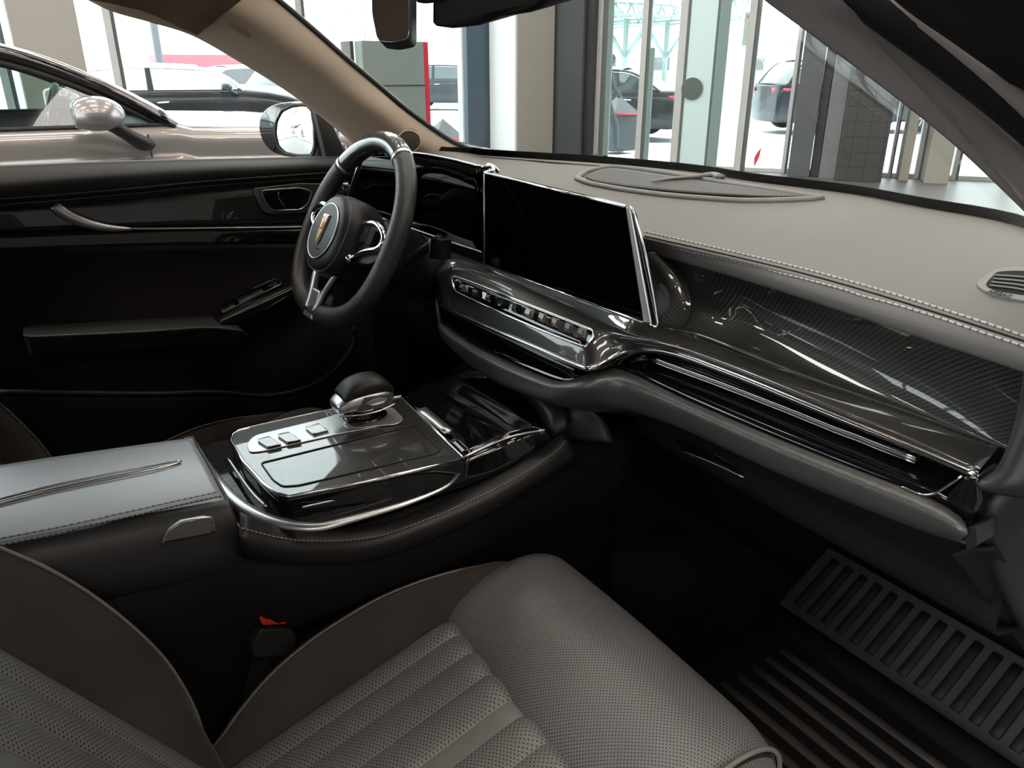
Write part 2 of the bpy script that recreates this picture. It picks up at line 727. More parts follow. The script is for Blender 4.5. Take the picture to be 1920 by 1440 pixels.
stitch_px = [(1207, 437), (1387, 478), (1537, 515), (1703, 563), (1912, 629), (1990, 654)]
edge_px = [(1216, 462), (1387, 509), (1537, 555), (1703, 609), (1912, 676), (1990, 703)]
ST = L(stitch_px, z=1.216)
ED = L(edge_px, z=1.196)
slope = lambda A: [A[0] + (A[0] - A[1]).normalized() * d for d in (0.85, 0.5, 0.25)]
STf = [V((-0.735, 0.80, 1.225)), V((-0.40, 0.80, 1.222)), V((-0.1, 0.805, 1.218))] + ST
EDf = [V((-0.735, 0.785, 1.205)), V((-0.40, 0.785, 1.202)), V((-0.1, 0.792, 1.198))] + ED
nB, nS = resample(BASE, 30), resample(STf, 30)
midp = [a.lerp(b, 0.5) + V((0, 0, 0.008)) for a, b in zip(nB, nS)]
under = shift(EDf, (0, 0.012, -0.012))
under2 = shift(EDf, (0, 0.05, -0.014))
lip = [a.lerp(b, 0.55) + V((0, -0.004, 0.004)) for a, b in zip(resample(STf, 30), resample(EDf, 30))]
front_edge = shift(BASE, (0, 0.03, -0.015))
pad = loft('top_pad', [front_edge, BASE, midp, STf, lip, EDf, under, under2], M['dash'], dash, nu=70, k=6, thick=0.004, off=0)
tp = bvh(pad)

st1 = on(tp, [(1209, 437), (1387, 478), (1537, 515), (1703, 563), (1912, 629), (1960, 644)], 0.0006)
st2 = on(tp, [(1212, 451), (1387, 492), (1537, 531), (1703, 580), (1912, 648), (1960, 664)], 0.0006)
seam = on(tp, [(1210, 445), (1387, 486), (1537, 524), (1703, 573), (1912, 640), (1960, 655)], 0.0002)
sweep('stitching', st1, circ(0.0013, 6), M['thread_light'], dash)
sweep('stitching', st2, circ(0.0013, 6), M['thread_light'], dash)
sweep('seam', seam, circ(0.0012, 6), M['black_soft'], dash)

# centre speaker in the top pad: raised rim, mesh, spear
rim_px = [(1083, 338), (1100, 326), (1130, 319), (1160, 317), (1240, 327), (1330, 342), (1420, 357), (1540, 376), (1480, 380), (1400, 381), (1330, 377), (1240, 369), (1160, 358), (1105, 347)]
rim = on(tp, rim_px[:8], 0.002, 4) + on(tp, rim_px[8:] + [rim_px[0]], 0.002, 4)[:-1]
sp_rim = sweep('speaker_rim', rim, [(-0.006, -0.003), (0.006, -0.003), (0.004, 0.004), (-0.004, 0.004)], M['dash_smooth'], dash, closed=True, n=90)
mesh_px = [(1098, 338), (1115, 328), (1150, 322), (1240, 334), (1330, 349), (1420, 362), (1505, 376), (1440, 376), (1340, 371), (1240, 363), (1150, 352), (1115, 345)]
a = on(tp, mesh_px[:7], 0.004, 4)
b = on(tp, mesh_px[6:] + [mesh_px[0]], 0.004, 4)[::-1]
a, b = resample(a, 24), resample(b, 24)
loft('speaker_mesh', [a, b], M['grille'], dash, nu=30, k=8, thick=0.003)
spear = on(tp, [(1222, 351), (1260, 345), (1300, 342), (1335, 338), (1352, 343)], 0.008, 4)
sweep('speaker_spear', spear, circ(0.006, 8, 0.004), M['dash_smooth'], dash, n=20, scale=lambda t: 0.35 + 1.1 * t)
# dark defroster slots
for name, q in (('defroster_slot', [(960, 299), (1000, 303), (1040, 307), (1085, 310)]), ('defroster_slot', [(1340, 341), (1400, 350), (1460, 361), (1535, 377)])):
    s = on(tp, q, 0.001, 4)
    sweep(name, s, circ(0.006, 8, 0.0012), M['black'], dash, n=16, scale=lambda t: 0.25 + 0.75 * math.sin(math.pi * min(1, max(0, t))) ** 0.5)
ridge = on(tp, [(905, 295), (1000, 303), (1100, 311), (1148, 315)], 0.001, 4)
sweep('defroster_lip', ridge, circ(0.005, 8, 0.0015), M['dash_smooth'], dash, n=20)

# round-ended side vent at the passenger's end, with AIRBAG mark
av = thing('air_vent', 'grey passenger side air vent with dark slats and AIRBAG lettering set in dash top', 'air vent', P(1890, 530, z=1.23))
out_px = [(1831, 530), (1845, 518), (1862, 506), (1885, 500), (1920, 500), (1960, 508), (1965, 560), (1940, 566), (1900, 560), (1860, 551), (1838, 540)]
out_d = [(q.x, q.y) for q in dense([V((u, v, 0)) for u, v in out_px], 4, True)]
top1, vn = flat(tp, out_d, (1835, 532), 0.002)
slab('bezel', top1, vn * -0.014, M['dash_smooth'], av, 0.002)
hole_px = [(1849, 532), (1862, 517), (1875, 509), (1925, 508), (1958, 516), (1958, 555), (1930, 554), (1880, 547), (1856, 540)]
hole_d = [(q.x, q.y) for q in dense([V((u, v, 0)) for u, v in hole_px], 4, True)]
top2, _ = flat(tp, hole_d, (1835, 532), 0.0024)
slab('duct', top2, vn * -0.010, M['black_soft'], av)
for i in range(4):
    f = i / 3
    s, _ = flat(tp, [(1866 - 9 * f, 516 + 19 * f), (1900, 518 + 22 * f), (1955, 523 + 27 * f)], (1835, 532), 0.0035)
    sweep('slat', s, circ(0.0011, 6), M['dash_smooth'], av, n=8)
(h, h2, h3), _ = flat(tp, [(1874, 551), (1892, 555.5), (1876, 545)], (1835, 532), 0.0024)
text('lettering', 'AIRBAG', h, h2 - h, h3 - h, 0.0082, M['black'], av, 0.0002)

# one carbon skin: centre fascia, S-curve and passenger shelf, then up the recessed wall
chrome_px = [(823, 545), (828, 566), (836, 577), (900, 606), (1000, 648), (1085, 684), (1112, 690), (1145, 673), (1182, 657), (1257, 660), (1370, 699), (1537, 767), (1703, 834), (1835, 890)]
chrome_y = [0.66, 0.63, 0.615, 0.613, 0.612, 0.612, 0.615, 0.645, 0.668, 0.685, 0.69, 0.69, 0.69, 0.69]
G3 = L(chrome_px, y=chrome_y)
crown_px = [(828, 497), (838, 492), (869, 496), (960, 532), (1064, 582), (1159, 622), (1230, 640), (1290, 655), (1370, 683), (1537, 750), (1703, 818), (1840, 878)]
crown_y = [0.69, 0.675, 0.668, 0.664, 0.664, 0.667, 0.68, 0.695, 0.70, 0.70, 0.70, 0.70]
G1 = L(crown_px, y=crown_y)
rear_px = [(833, 478), (842, 472), (909, 497), (1000, 532), (1100, 568), (1213, 610), (1299, 630), (1500, 707), (1700, 777), (1872, 840)]
rear_y = [0.71, 0.705, 0.703, 0.705, 0.710, 0.735, 0.772, 0.777, 0.777, 0.777]
G0 = L(rear_px, y=rear_y)
r3, r1, r0 = resample(G3, 60), resample(G1, 60), resample(G0, 60)
facep = [a.lerp(b, 0.5) + V((0, -0.010 if q < 32 else -0.003, 0.006 if q < 32 else 0.001)) for q, (a, b) in enumerate(zip(r1, r3))]
cf = loft('carbon_fascia', [r0, r1, facep, r3], M['carbon_fine'], dash, nu=90, k=7, thick=0.004)
cfb = bvh(cf)
sweep('chrome_strip', shift(G3, (0, -0.003, 0)), circ(0.0036, 10), M['chrome_dark'], dash, n=140)

# recess wall between pad edge and shelf
W0 = shift(L([(1225, 470), (1300, 490), (1387, 511), (1537, 557), (1703, 611), (1912, 678), (1985, 701)], z=1.193), (0, 0.012, -0.002))
W2 = L([(1262, 622), (1320, 634), (1500, 705), (1700, 775), (1872, 838), (1905, 850)], y=[0.770, 0.776, 0.778, 0.778, 0.778, 0.776])
W0 = shift(L([(1236, 472), (1300, 490), (1387, 511), (1537, 557), (1703, 611), (1912, 678), (1985, 701)], z=1.193), (0, 0.012, -0.002))
q0, q2 = resample(W0, 50), resample(W2, 50)
cove = []
for ty, tz in ((0.0, 0.0), (-0.30, 0.25), (-0.35, 0.52), (-0.12, 0.78), (0.40, 0.95), (1.0, 1.0)):
    cove.append([V((a.x + (b.x - a.x) * tz, a.y + (b.y - a.y) * ty, a.z + (b.z - a.z) * tz)) for a, b in zip(q0, q2)])
wall = loft('carbon_wall', cove, M['carbon'], dash, nu=80, k=5, thick=0.004)
el = [r[0] for r in cove]
ends = [[p + V((dx, dy, 0)) for p in el] for dx, dy in ((0.002, 0.001), (-0.014, -0.006), (-0.026, -0.022), (-0.032, -0.05), (-0.034, -0.09))]
loft('carbon_end', ends, M['carbon'], dash, nu=30, k=4, thick=0.004)

# vent channel below the chrome, in gloss black
lp_px = [(822, 557), (828, 590), (834, 612), (914, 662), (1029, 712), (1070, 714), (1102, 703), (1139, 690), (1190, 704), (1287, 751), (1453, 822), (1620, 888), (1740, 935), (1800, 972)]
lp_y = [0.655, 0.632, 0.615, 0.61, 0.61, 0.613, 0.63, 0.655, 0.67, 0.675, 0.675, 0.675, 0.675, 0.675]
LP = L(lp_px, y=lp_y)
c0, c2 = resample(shift(G3, (0, 0.006, -0.004)), 60), resample(shift(LP, (0, 0.006, 0.0)), 60)
c1 = [a.lerp(b, 0.45) + V((0, 0.03, 0)) for a, b in zip(c0, c2)]
chan = loft('vent_channel', [c0, c1, c2], M['gloss'], dash, nu=80, k=5, thick=0.003)
cb = bvh(chan)
for q in ([(845, 583), (950, 632), (1086, 697)], [(848, 590), (950, 639), (1080, 701)]):
    sweep('vent_blade', on(cb, q, 0.006, 5), circ(0.0015, 8), M['satin'], dash, n=20)
bl = on(cb, [(1228, 683), (1350, 727), (1500, 787), (1650, 850), (1722, 878)], 0.010, 6)
sweep('vent_blade', bl, circ(0.0042, 10, 0.0028), M['dark_metal'], dash, n=30)
sweep('blade_edge', shift(bl, (0, -0.003, 0.003)), circ(0.0014, 8), M['chrome'], dash, n=30)
sweep('blade_edge', shift(bl, (0, -0.003, -0.003)), circ(0.0010, 8), M['chrome'], dash, n=30)
sweep('vent_end_trim', L([(1690, 912), (1724, 926), (1746, 927), (1766, 918), (1803, 893)], y=0.672), circ(0.0012, 8), M['chrome'], dash, n=20)

# leather roll and the knee panel below it
l1_px = [(818, 560), (823, 598), (832, 624), (914, 678), (1020, 724), (1075, 727), (1115, 719), (1150, 716), (1200, 734), (1287, 771), (1453, 845), (1620, 913), (1740, 962), (1815, 1000)]
l1_y = [y - 0.012 for y in lp_y]
L1 = L(l1_px, y=l1_y)
l2_px = [(822, 575), (828, 612), (840, 645), (914, 705), (1010, 745), (1070, 755), (1115, 752), (1160, 760), (1210, 774), (1287, 803), (1453, 880), (1620, 948), (1730, 990), (1800, 1012)]
L2 = L(l2_px, y=lp_y)
q2 = resample(L2, 60)
q3 = [p + V((0, 0.05, -0.025)) for p in q2]
q4 = [V((p.x, 0.80, 0.93)) for p in q2]
q5 = [V((p.x, 0.82, 0.87)) for p in q2]
q6 = [V((p.x, 0.98, 0.845)) for p in q2]
q7 = [V((p.x, 1.26, 0.83)) for p in q2]
roll = loft('lower_roll', [resample(LP, 60), resample(L1, 60), q2, q3], M['leather'], dash, nu=90, k=6, thick=0.004)
knee = loft('knee_panel', [q3, q4, q5, q6, q7], M['black_soft'], dash, nu=60, k=5, thick=0.004)
kb = bvh(knee)
gb = on(kb, [(1262, 817), (1330, 842), (1372, 865), (1400, 889), (1345, 868), (1285, 845)], 0.002, 1)
if len(gb) > 3:
    hnd = slab('glovebox_handle', gb, V((0, 0.01, -0.004)), M['gloss'], dash, 0.0015)
sweep('handle_edge', on(kb, [(1284, 844), (1345, 868), (1400, 893)], 0.004, 4), circ(0.0013, 6), M['satin'], dash, n=10)
for q in ([(1180, 930), (1165, 980), (1150, 1040)], [(1183, 928), (1240, 905), (1290, 900)]):
    z = on(kb, q, 0.001, 4)
    if len(z) > 2:
        sweep('panel_gap', z, circ(0.0012, 6), M['dark_metal'] if False else M['black'], dash, n=10)

# right end: gloss corner, end cap and clip
slab('end_corner', L([(1806, 893), (1834, 897), (1838, 940), (1818, 985), (1786, 966), (1770, 935)], y=0.680), V((0, 0.05, 0)), M['gloss'], dash, 0.003)
slab('end_clip', roundpoly(L([(1806, 992), (1830, 985), (1832, 1022), (1812, 1034)], y=0.668), 0.004), V((0, 0.03, 0)), M['leather_smooth'], dash, 0.003)
rim_a = L([(1925, 690), (1918, 740), (1905, 800), (1888, 850), (1868, 885), (1838, 905)], y=[0.75, 0.735, 0.72, 0.705, 0.695, 0.685])
rim_b = L([(1960, 690), (1955, 740), (1940, 800), (1915, 860), (1890, 905), (1848, 920)], y=[0.73, 0.715, 0.70, 0.685, 0.675, 0.672])
rim_c = shift(rim_b, (0.05, 0.04, 0))
loft('end_cap', [shift(rim_a, (0, 0.03, 0)), rim_a, rim_b, rim_c], M['leather_smooth'], dash, nu=24, k=5, thick=0.004)

# climate strip: chrome surround, glass, ten toggles
cp = thing('climate_panel', 'slim climate control strip with toggle keys in chrome surround below centre screen', 'control panel', P(985, 583, y=0.64))
ring_px = [(860, 523), (985, 571), (1100, 618), (1114, 628), (1112, 640), (1101, 650), (1090, 649), (980, 604), (868, 553), (856, 543), (853, 531)]
rp = []
for u, v in ring_px:
    h, n = hit(cfb, u, v, 0.003)
    if h is not None:
        rp.append(h)
sweep('surround', rp, circ(0.0019, 8), M['chrome'], cp, closed=True, n=90)
ctr = sum(rp, V((0, 0, 0))) / len(rp)
tr_, br_ = resample(rp[0:5], 24), resample(rp[4:] + [rp[0]], 24)[::-1]
loft('glass_strip', [tr_, br_], M['gloss'], cp, nu=30, k=3, thick=0.002)
cen = [((862 + (1106 - 862) * t), (537 + (634 - 537) * t)) for t in [(i + 0.5) / 10 for i in range(10)]]
for i, (u, v) in enumerate(cen):
    h, n = hit(cfb, u, v, 0.003)
    h1, _ = hit(cfb, u + 10, v + 4, 0.003)
    h2, _ = hit(cfb, u + 2, v - 9, 0.003)
    if h is None or h1 is None or h2 is None:
        continue
    X, Y = (h1 - h), (h2 - h)
    w = 0.74
    base = [h - X * w - Y * 0.85, h + X * w - Y * 0.85, h + X * w + Y * 0.85, h - X * w + Y * 0.85]
    tip = [h - X * w * 0.55 - Y * 0.5 + n * 0.006, h + X * w * 0.55 - Y * 0.7 + n * 0.006, h + X * w * 0.55 + Y * 0.35 + n * 0.0045, h - X * w * 0.55 + Y * 0.55 + n * 0.0045]
    raw('toggle_key', base + tip, [(3, 2, 1, 0), (4, 5, 6, 7), (0, 1, 5, 4), (1, 2, 6, 5), (2, 3, 7, 6), (3, 0, 4, 7)], M['gloss'] if i < 5 else M['satin_dark'] if 'satin_dark' in M else M['dark_metal'], cp, False)
    if i < 3:
        text('key_lettering', ('OFF', 'AUTO', 'A/C')[i], h + n * 0.0062 - Y * 0.1, X, Y, 0.0058, M['pictogram'], cp, 0.0002)

# ------------------------------------------------------------------ displays
disp = thing('infotainment_display', 'black centre touchscreen with thin chrome frame standing on the carbon dash', 'display', P(1060, 600, y=0.70))
BL, BR = P(909, 495, y=0.675), P(1206, 604, y=0.70)
TR, TL = P(1172, 387, y=0.70), P(909, 324, y=0.672)
nrm = (BR - BL).cross(TL - BL).normalized()
if nrm.y > 0:
    nrm = -nrm
poly = roundpoly([BL, BR, TR, TL], 0.004)
slab('screen', poly, -nrm * 0.012, M['screen'], disp, 0.001)
sweep('top_frame', [TL + nrm * 0.001, TR + nrm * 0.001], circ(0.0020, 8), M['chrome'], disp, smooth=False)
sweep('bottom_frame', [BL + nrm * 0.001, BR + nrm * 0.001], circ(0.0014, 8), M['chrome'], disp, smooth=False)
sweep('left_frame', [TL + nrm * 0.001, BL + nrm * 0.001], circ(0.0014, 8), M['satin'], disp, smooth=False)
TR2, BR2 = P(1181, 389, y=0.702), P(1221, 607, y=0.702)
slab('side_trim', [TR, TR2, BR2, BR], V((0.001, 0.006, 0)), M['crystal'], disp, 0.0015)
TR3, BR3 = P(1189, 402, y=0.705), P(1233, 606, y=0.705)
slab('side_glass', [TR2 + V((0.001, 0, 0)), TR3, BR3, BR2 + V((0.001, 0, 0))], V((0.0005, 0.006, 0)), M['gloss'], disp, 0.0015)
sweep('side_edge', [TR2 + V((0, -0.002, 0.002)), TR3, P(1213, 490, y=0.704), BR3, BR2 + V((0, -0.002, 0))], circ(0.0018, 8), M['chrome'], disp, n=30)
slab('rear_shell', [TL + V((0.01, 0.014, -0.006)), TR + V((-0.05, 0.014, -0.006)), BR + V((-0.07, 0.014, 0.01)), BL + V((0.01, 0.014, 0.01))], V((0, 0.03, 0)), M['black'], disp, 0.01)

clu = thing('instrument_cluster', 'black driver instrument display curving behind the steering wheel', 'display', P(800, 420, y=0.67))
cTL, cTR = P(684, 288, y=0.655), P(912, 314, y=0.692)
cBR, cBL = P(909, 472, y=0.692), P(650, 384, y=0.645)
top = [cTL, P(765, 286, y=0.668), P(840, 297, y=0.68), cTR]
bot = [cBL, P(781, 429, y=0.662), P(850, 453, y=0.68), cBR]
loft('screen', [top, bot], M['screen'], clu, nu=20, k=3, thick=0.012, straight=True)
sweep('top_frame', shift(top, (0, -0.006, 0.001)), circ(0.0020, 8), M['chrome'], clu, n=20)
sweep('bottom_frame', shift(bot, (0, -0.006, 0)), circ(0.0016, 8), M['satin'], clu, n=20)
e0, e1 = P(669, 292, y=0.66), P(637, 388, y=0.65)
slab('side_bezel', [cTL, e0, e1, cBL], V((0, 0.03, 0)), M['gloss'], clu, 0.002)
sweep('side_frame', [cTL + V((0, -0.006, 0)), cBL + V((0, -0.006, 0))], circ(0.002, 8), M['satin'], clu, smooth=False)
sweep('corner_curl', [cTR + V((0, -0.002, 0.002)), P(921, 312, y=0.70), P(925, 319, y=0.69), P(909, 324, y=0.674)], circ(0.003, 8), M['chrome'], clu, n=16)
sweep('corner_curl', [P(915, 309, y=0.70), P(926, 313, y=0.70), P(934, 322, y=0.71)], circ(0.0035, 8), M['satin'], clu, n=12)

# driver side lower dash and steering column
da = [V((-0.735, 0.76, 1.20)), V((-0.45, 0.73, 1.20)), V((-0.2, 0.74, 1.17))]
db = [V((-0.735, 0.76, 1.10)), V((-0.45, 0.72, 1.10)), V((-0.2, 0.73, 1.08))]
dc = [V((-0.735, 0.78, 0.95)), V((-0.45, 0.74, 0.95)), V((-0.2, 0.74, 0.95))]
dd = [V((-0.735, 0.98, 0.70)), V((-0.45, 0.95, 0.70)), V((-0.2, 0.95, 0.70))]
loft('driver_knee_panel', [da, db, dc, dd], M['black_soft'], dash, nu=24, k=5, thick=0.004)

# ================================================================== steering wheel
TW = rad(28)
WL = V((0.9994, 0.035, 0))
WU = V((-0.016, math.sin(TW), math.cos(TW))).normalized()
WN = WL.cross(WU).normalized()          # towards the driver
WC = V((-0.38, 0.52, 1.162))


def w(a, b, c=0.0):
    return WC + WL * a + WU * b + WN * c


def rim_pt(th):
    c, s = math.cos(th), math.sin(th)
    if s >= 0:
        return w(0.186 * c, 0.180 * s)
    e = 0.80
    return w(0.186 * math.copysign(abs(c) ** e, c), -0.168 * abs(s) ** e)


wheel = thing('steering_wheel', 'flat bottomed black leather steering wheel with glossy carbon top and silver lower spoke', 'steering wheel', WC)
rs = circ(0.0205, 14, 0.0185)


def arc(a0, a1, n):
    return [rim_pt(rad(a0 + (a1 - a0) * i / n)) for i in range(n + 1)]


sweep('rim', arc(139, 139 + 280, 90), rs, M['rim'], wheel, up=WN)
sweep('rim_top', arc(61, 137, 40), circ(0.0212, 14, 0.019), M['carbon_fine'], wheel, up=WN)
for a in (59.8, 138.2):
    sweep('rim_ring', arc(a - 1.2, a + 1.2, 3), circ(0.0218, 14, 0.0196), M['satin'], wheel, up=WN)


def hubring(a, b, c, cb=-0.020, n=36, p=2.4):
    out = []
    for i in range(n):
        t = 2 * math.pi * i / n
        x = a * math.copysign(abs(math.cos(t)) ** (2 / p), math.cos(t))
        y = b * math.copysign(abs(math.sin(t)) ** (2 / p), math.sin(t))
        out.append(w(x, y + cb, c))
    return out


rings('hub', [hubring(0.066, 0.064, -0.045), hubring(0.080, 0.078, -0.025), hubring(0.082, 0.081, 0.008), hubring(0.078, 0.078, 0.030), hubring(0.069, 0.069, 0.044), hubring(0.058, 0.058, 0.049)], M['leather_smooth'], wheel, k=4, linear=False)
fc = w(0, -0.012, 0.0425)
sweep('hub_ring', [w(0.054 * math.cos(t), -0.020 + 0.054 * math.sin(t), 0.051) for t in [2 * math.pi * i / 40 for i in range(40)]], circ(0.0016, 8), M['satin'], wheel, closed=True, up=WN)
disc('hub_cap', w(0, -0.020, 0.0525), WN, 0.0525, 0.006, M['leather_smooth'], wheel, up=WU, bevel=0.001)
sweep('hub_stitching', hubring(0.0745, 0.0745, 0.039, n=60), circ(0.0009, 6), M['thread_dim'], wheel, closed=True, up=WN)
text('hub_lettering', 'AIRBAG', w(0.012, -0.055, 0.0528), WL, WU, 0.006, M['black'], wheel, 0.0002)

# crest: gold tapering frame, ribbed gold left side, ruby right side
def em(pts, c):
    return [w(x, y - 0.016, c + 0.0068) for x, y in pts]


em_root = slab('emblem', em([(-0.0125, 0.028), (0.0125, 0.028), (0.008, -0.022), (0.004, -0.031), (-0.004, -0.031), (-0.008, -0.022)], 0.0485), -WN * 0.003, M['gold'], wheel, 0.0006)
slab('emblem_field', em([(-0.0112, 0.0265), (0.0112, 0.0265), (0.0070, -0.022), (0.0035, -0.0295), (-0.0035, -0.0295), (-0.0070, -0.022)], 0.0490), -WN * 0.001, M['black'], em_root)
slab('emblem_enamel', em([(0.0012, 0.0262), (0.0108, 0.0262), (0.0088, 0.000), (0.0012, 0.000)], 0.0496), -WN * 0.0012, M['ruby'], em_root)
slab('emblem_enamel', em([(-0.0108, 0.0262), (-0.0002, 0.0262), (-0.0002, 0.0215), (-0.0105, 0.0215)], 0.0496), -WN * 0.0012, M['satin'], em_root)
for i in range(4):
    x0 = -0.0098 + i * 0.0026
    slab('emblem_bar', em([(x0, 0.020), (x0 + 0.0017, 0.020), (x0 * 0.82 + 0.0014, 0.0005), (x0 * 0.82, 0.0005)], 0.0498), -WN * 0.0012, M['gold'], em_root)
for i in range(6):
    x0 = -0.0082 + i * 0.0028
    yb_ = -0.020 - 0.008 * (1 - abs(i - 2.5) / 2.5)
    slab('emblem_bar', em([(x0, -0.002), (x0 + 0.0018, -0.002), (x0 * 0.62 + 0.0012, yb_), (x0 * 0.62, yb_)], 0.0498), -WN * 0.0012, M['gold'], em_root)

for sg in (-1, 1):
    pad = [w(sg * 0.066, 0.022, 0.012), w(sg * 0.135, 0.030, 0.012), w(sg * 0.172, 0.018, 0.006), w(sg * 0.172, -0.022, 0.004), w(sg * 0.14, -0.044, 0.008), w(sg * 0.068, -0.056, 0.012)]
    sp = slab('spoke', roundpoly(pad, 0.008), -WN * 0.022, M['black'], wheel, 0.003)
    tr = [w(sg * 0.078, 0.022, 0.019), w(sg * 0.130, 0.028, 0.017), w(sg * 0.166, 0.012, 0.013), w(sg * 0.160, -0.010, 0.012), w(sg * 0.118, -0.026, 0.016), w(sg * 0.084, -0.046, 0.018)]
    sweep('spoke_trim', tr, circ(0.0070 if sg < 0 else 0.0050, 10, 0.0045), M['chrome'], wheel, n=40, up=WN, scale=lambda t: 0.7 + 0.6 * math.sin(math.pi * t))
    for bx, bw in ((0.100, 0.018), (0.126, 0.022)):
        slab('spoke_button', roundpoly([w(sg * (bx - 0.011), 0.017, 0.019), w(sg * (bx + 0.011), 0.017, 0.018), w(sg * (bx + 0.011), -0.010, 0.018), w(sg * (bx - 0.011), -0.014, 0.019)], 0.003), -WN * 0.008, M['black_soft'], wheel, 0.001)
    slab('paddle', roundpoly([w(sg * 0.082, 0.040, -0.035), w(sg * 0.15, 0.05, -0.035), w(sg * 0.155, -0.03, -0.035), w(sg * 0.085, -0.03, -0.035)], 0.012), -WN * 0.004, M['black'], wheel, 0.001)
sweep('thumb_roller', [w(0.080, -0.050, 0.022), w(0.094, -0.046, 0.022)], circ(0.0075, 12), M['chrome'], wheel, up=WN, smooth=False)
# forked silver lower spoke
armL = [w(-0.044, -0.078, 0.014), w(-0.038, -0.105, 0.014), w(-0.028, -0.135, 0.013), w(-0.022, -0.170, 0.013)]
armR = [w(0.050, -0.078, 0.014), w(0.036, -0.105, 0.014), w(0.022, -0.135, 0.013), w(0.013, -0.170, 0.013)]
sweep('lower_spoke', armL, [(-0.014, -0.007), (0.014, -0.007), (0.013, 0.003), (0.004, 0.008), (-0.010, 0.006)], M['satin'], wheel, n=24, up=WN)
sweep('lower_spoke', armR, [(-0.006, -0.007), (0.006, -0.007), (0.006, 0.003), (0.002, 0.006), (-0.004, 0.005)], M['satin'], wheel, n=24, up=WN)
slab('lower_spoke_end', roundpoly([w(-0.030, -0.128, 0.020), w(0.018, -0.128, 0.020), w(0.018, -0.187, 0.016), w(-0.030, -0.187, 0.016)], 0.006), -WN * 0.034, M['satin'], wheel, 0.004)

col = thing('steering_column', 'dark grey steering column shroud with control stalk beside the wheel', 'steering column', w(0, 0, -0.12))
secs = []
for c, a, b in ((-0.045, 0.062, 0.058), (-0.07, 0.070, 0.066), (-0.13, 0.072, 0.068), (-0.23, 0.07, 0.064)):
    secs.append([w(a * math.cos(t), -0.015 + b * math.sin(t), c) for t in [2 * math.pi * i / 28 for i in range(28)]])
rings('shroud', secs, M['leather_smooth'], col, k=4, linear=False)
st_ = P(818, 452, x=-0.235)
sweep('stalk', [w(0.06, -0.02, -0.10), st_ + V((-0.02, 0.012, -0.004)), st_], circ(0.011, 10, 0.009), M['black'], col, n=10)
slab('stalk_tip', roundpoly([P(806, 447, y=st_.y), P(829, 450, y=st_.y), P(828, 488, y=st_.y), P(805, 484, y=st_.y)], 0.003), V((0, 0.02, 0)), M['leather_smooth'], col, 0.002)
sweep('stalk_edge', [P(806, 448, y=st_.y - 0.002), P(805, 484, y=st_.y - 0.002)], circ(0.0016, 6), M['satin'], col, smooth=False)

# ================================================================== centre console
con = thing('center_console', 'black car center console with grey padded armrest, chrome border and glossy tray', 'console', (0, 0.2, 0.5))
lower = []
for y, wt, zt in ((-0.75, 0.145, 0.90), (-0.1, 0.145, 0.905), (0.12, 0.150, 0.885), (0.2, 0.172, 0.86), (0.35, 0.172, 0.858), (0.55, 0.168, 0.875), (0.66, 0.166, 0.90), (0.80, 0.165, 0.90)):
    r = [(-wt, 0.37), (-wt - 0.004, 0.62), (-wt, zt - 0.02), (-wt + 0.02, zt), (0, zt), (wt - 0.02, zt), (wt, zt - 0.02), (wt - 0.004, zt - 0.10), (0.116, 0.70), (0.112, 0.37)]
    lower.append([V((x, y, z)) for x, z in r])
loft('console_body', lower, M['black_soft'], con, k=4, same=True, caps=True)

# padded armrest lid
def lid_sec(y, zt, s=1.0, d=0.0):
    pts = [(-0.122, zt - 0.05), (-0.120, zt - 0.016), (-0.108, zt - 0.003), (-0.09, zt), (0.0, zt + 0.003), (0.100, zt), (0.116, zt - 0.004), (0.130, zt - 0.014), (0.140, zt - 0.036), (0.140, zt - 0.05), (0.0, zt - 0.055)]
    return [V((x * s, y, z - d)) for x, z in pts]


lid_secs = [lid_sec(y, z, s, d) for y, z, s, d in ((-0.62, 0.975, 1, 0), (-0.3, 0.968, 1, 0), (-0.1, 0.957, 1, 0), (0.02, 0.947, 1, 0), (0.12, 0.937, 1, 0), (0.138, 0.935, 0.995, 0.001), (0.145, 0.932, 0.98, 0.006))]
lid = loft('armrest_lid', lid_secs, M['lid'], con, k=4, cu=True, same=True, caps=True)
lb = bvh(lid)
sweep('lid_stitching', on(lb, [(-20, 1016), (100, 993), (250, 960), (345, 939), (408, 925)], 0.0002), circ(0.0011, 6), M['thread_lid'], lid)
sweep('lid_stitching', on(lb, [(-20, 1030), (100, 1006), (250, 973), (345, 951), (412, 936)], 0.0030), circ(0.0011, 6), M['thread_dim'], lid)
sweep('lid_strip', on(lb, [(-20, 947), (100, 917), (250, 886), (320, 872), (338, 869)], -0.001, 5), [(-0.005, -0.002), (0.005, -0.002), (0.004, 0.0012), (-0.004, 0.0012)], M['dark_metal'], lid, n=30, scale=lambda t: 1.0 if t < 0.9 else 1.0 - 6 * (t - 0.9))
for dv in (-4, 5):
    sweep('lid_strip_edge', on(lb, [(-20, 947 + dv), (100, 917 + dv), (250, 886 + dv), (320, 872 + dv * 0.7), (341, 868)], 0.0005, 5), circ(0.0011, 6), M['chrome'], lid, n=30)
slab('armrest_front', [p + V((0, 0.0005, 0)) for p in lid_sec(0.145, 0.932, 0.985, 0.005)], V((0, 0.004, 0)), M['leather_smooth'], con, 0.001)
skirt = []
for y, z in ((-0.62, 0.975), (-0.3, 0.968), (-0.1, 0.957), (0.02, 0.947), (0.12, 0.937), (0.138, 0.935), (0.1465, 0.933)):
    skirt.append([V((0.1125, y, z - 0.0008)), V((0.122, y, z - 0.005)), V((0.1335, y, z - 0.015)), V((0.1425, y, z - 0.036)), V((0.147, y, z - 0.055)), V((0.149, y, z - 0.080)), V((0.135, y, z - 0.095))])
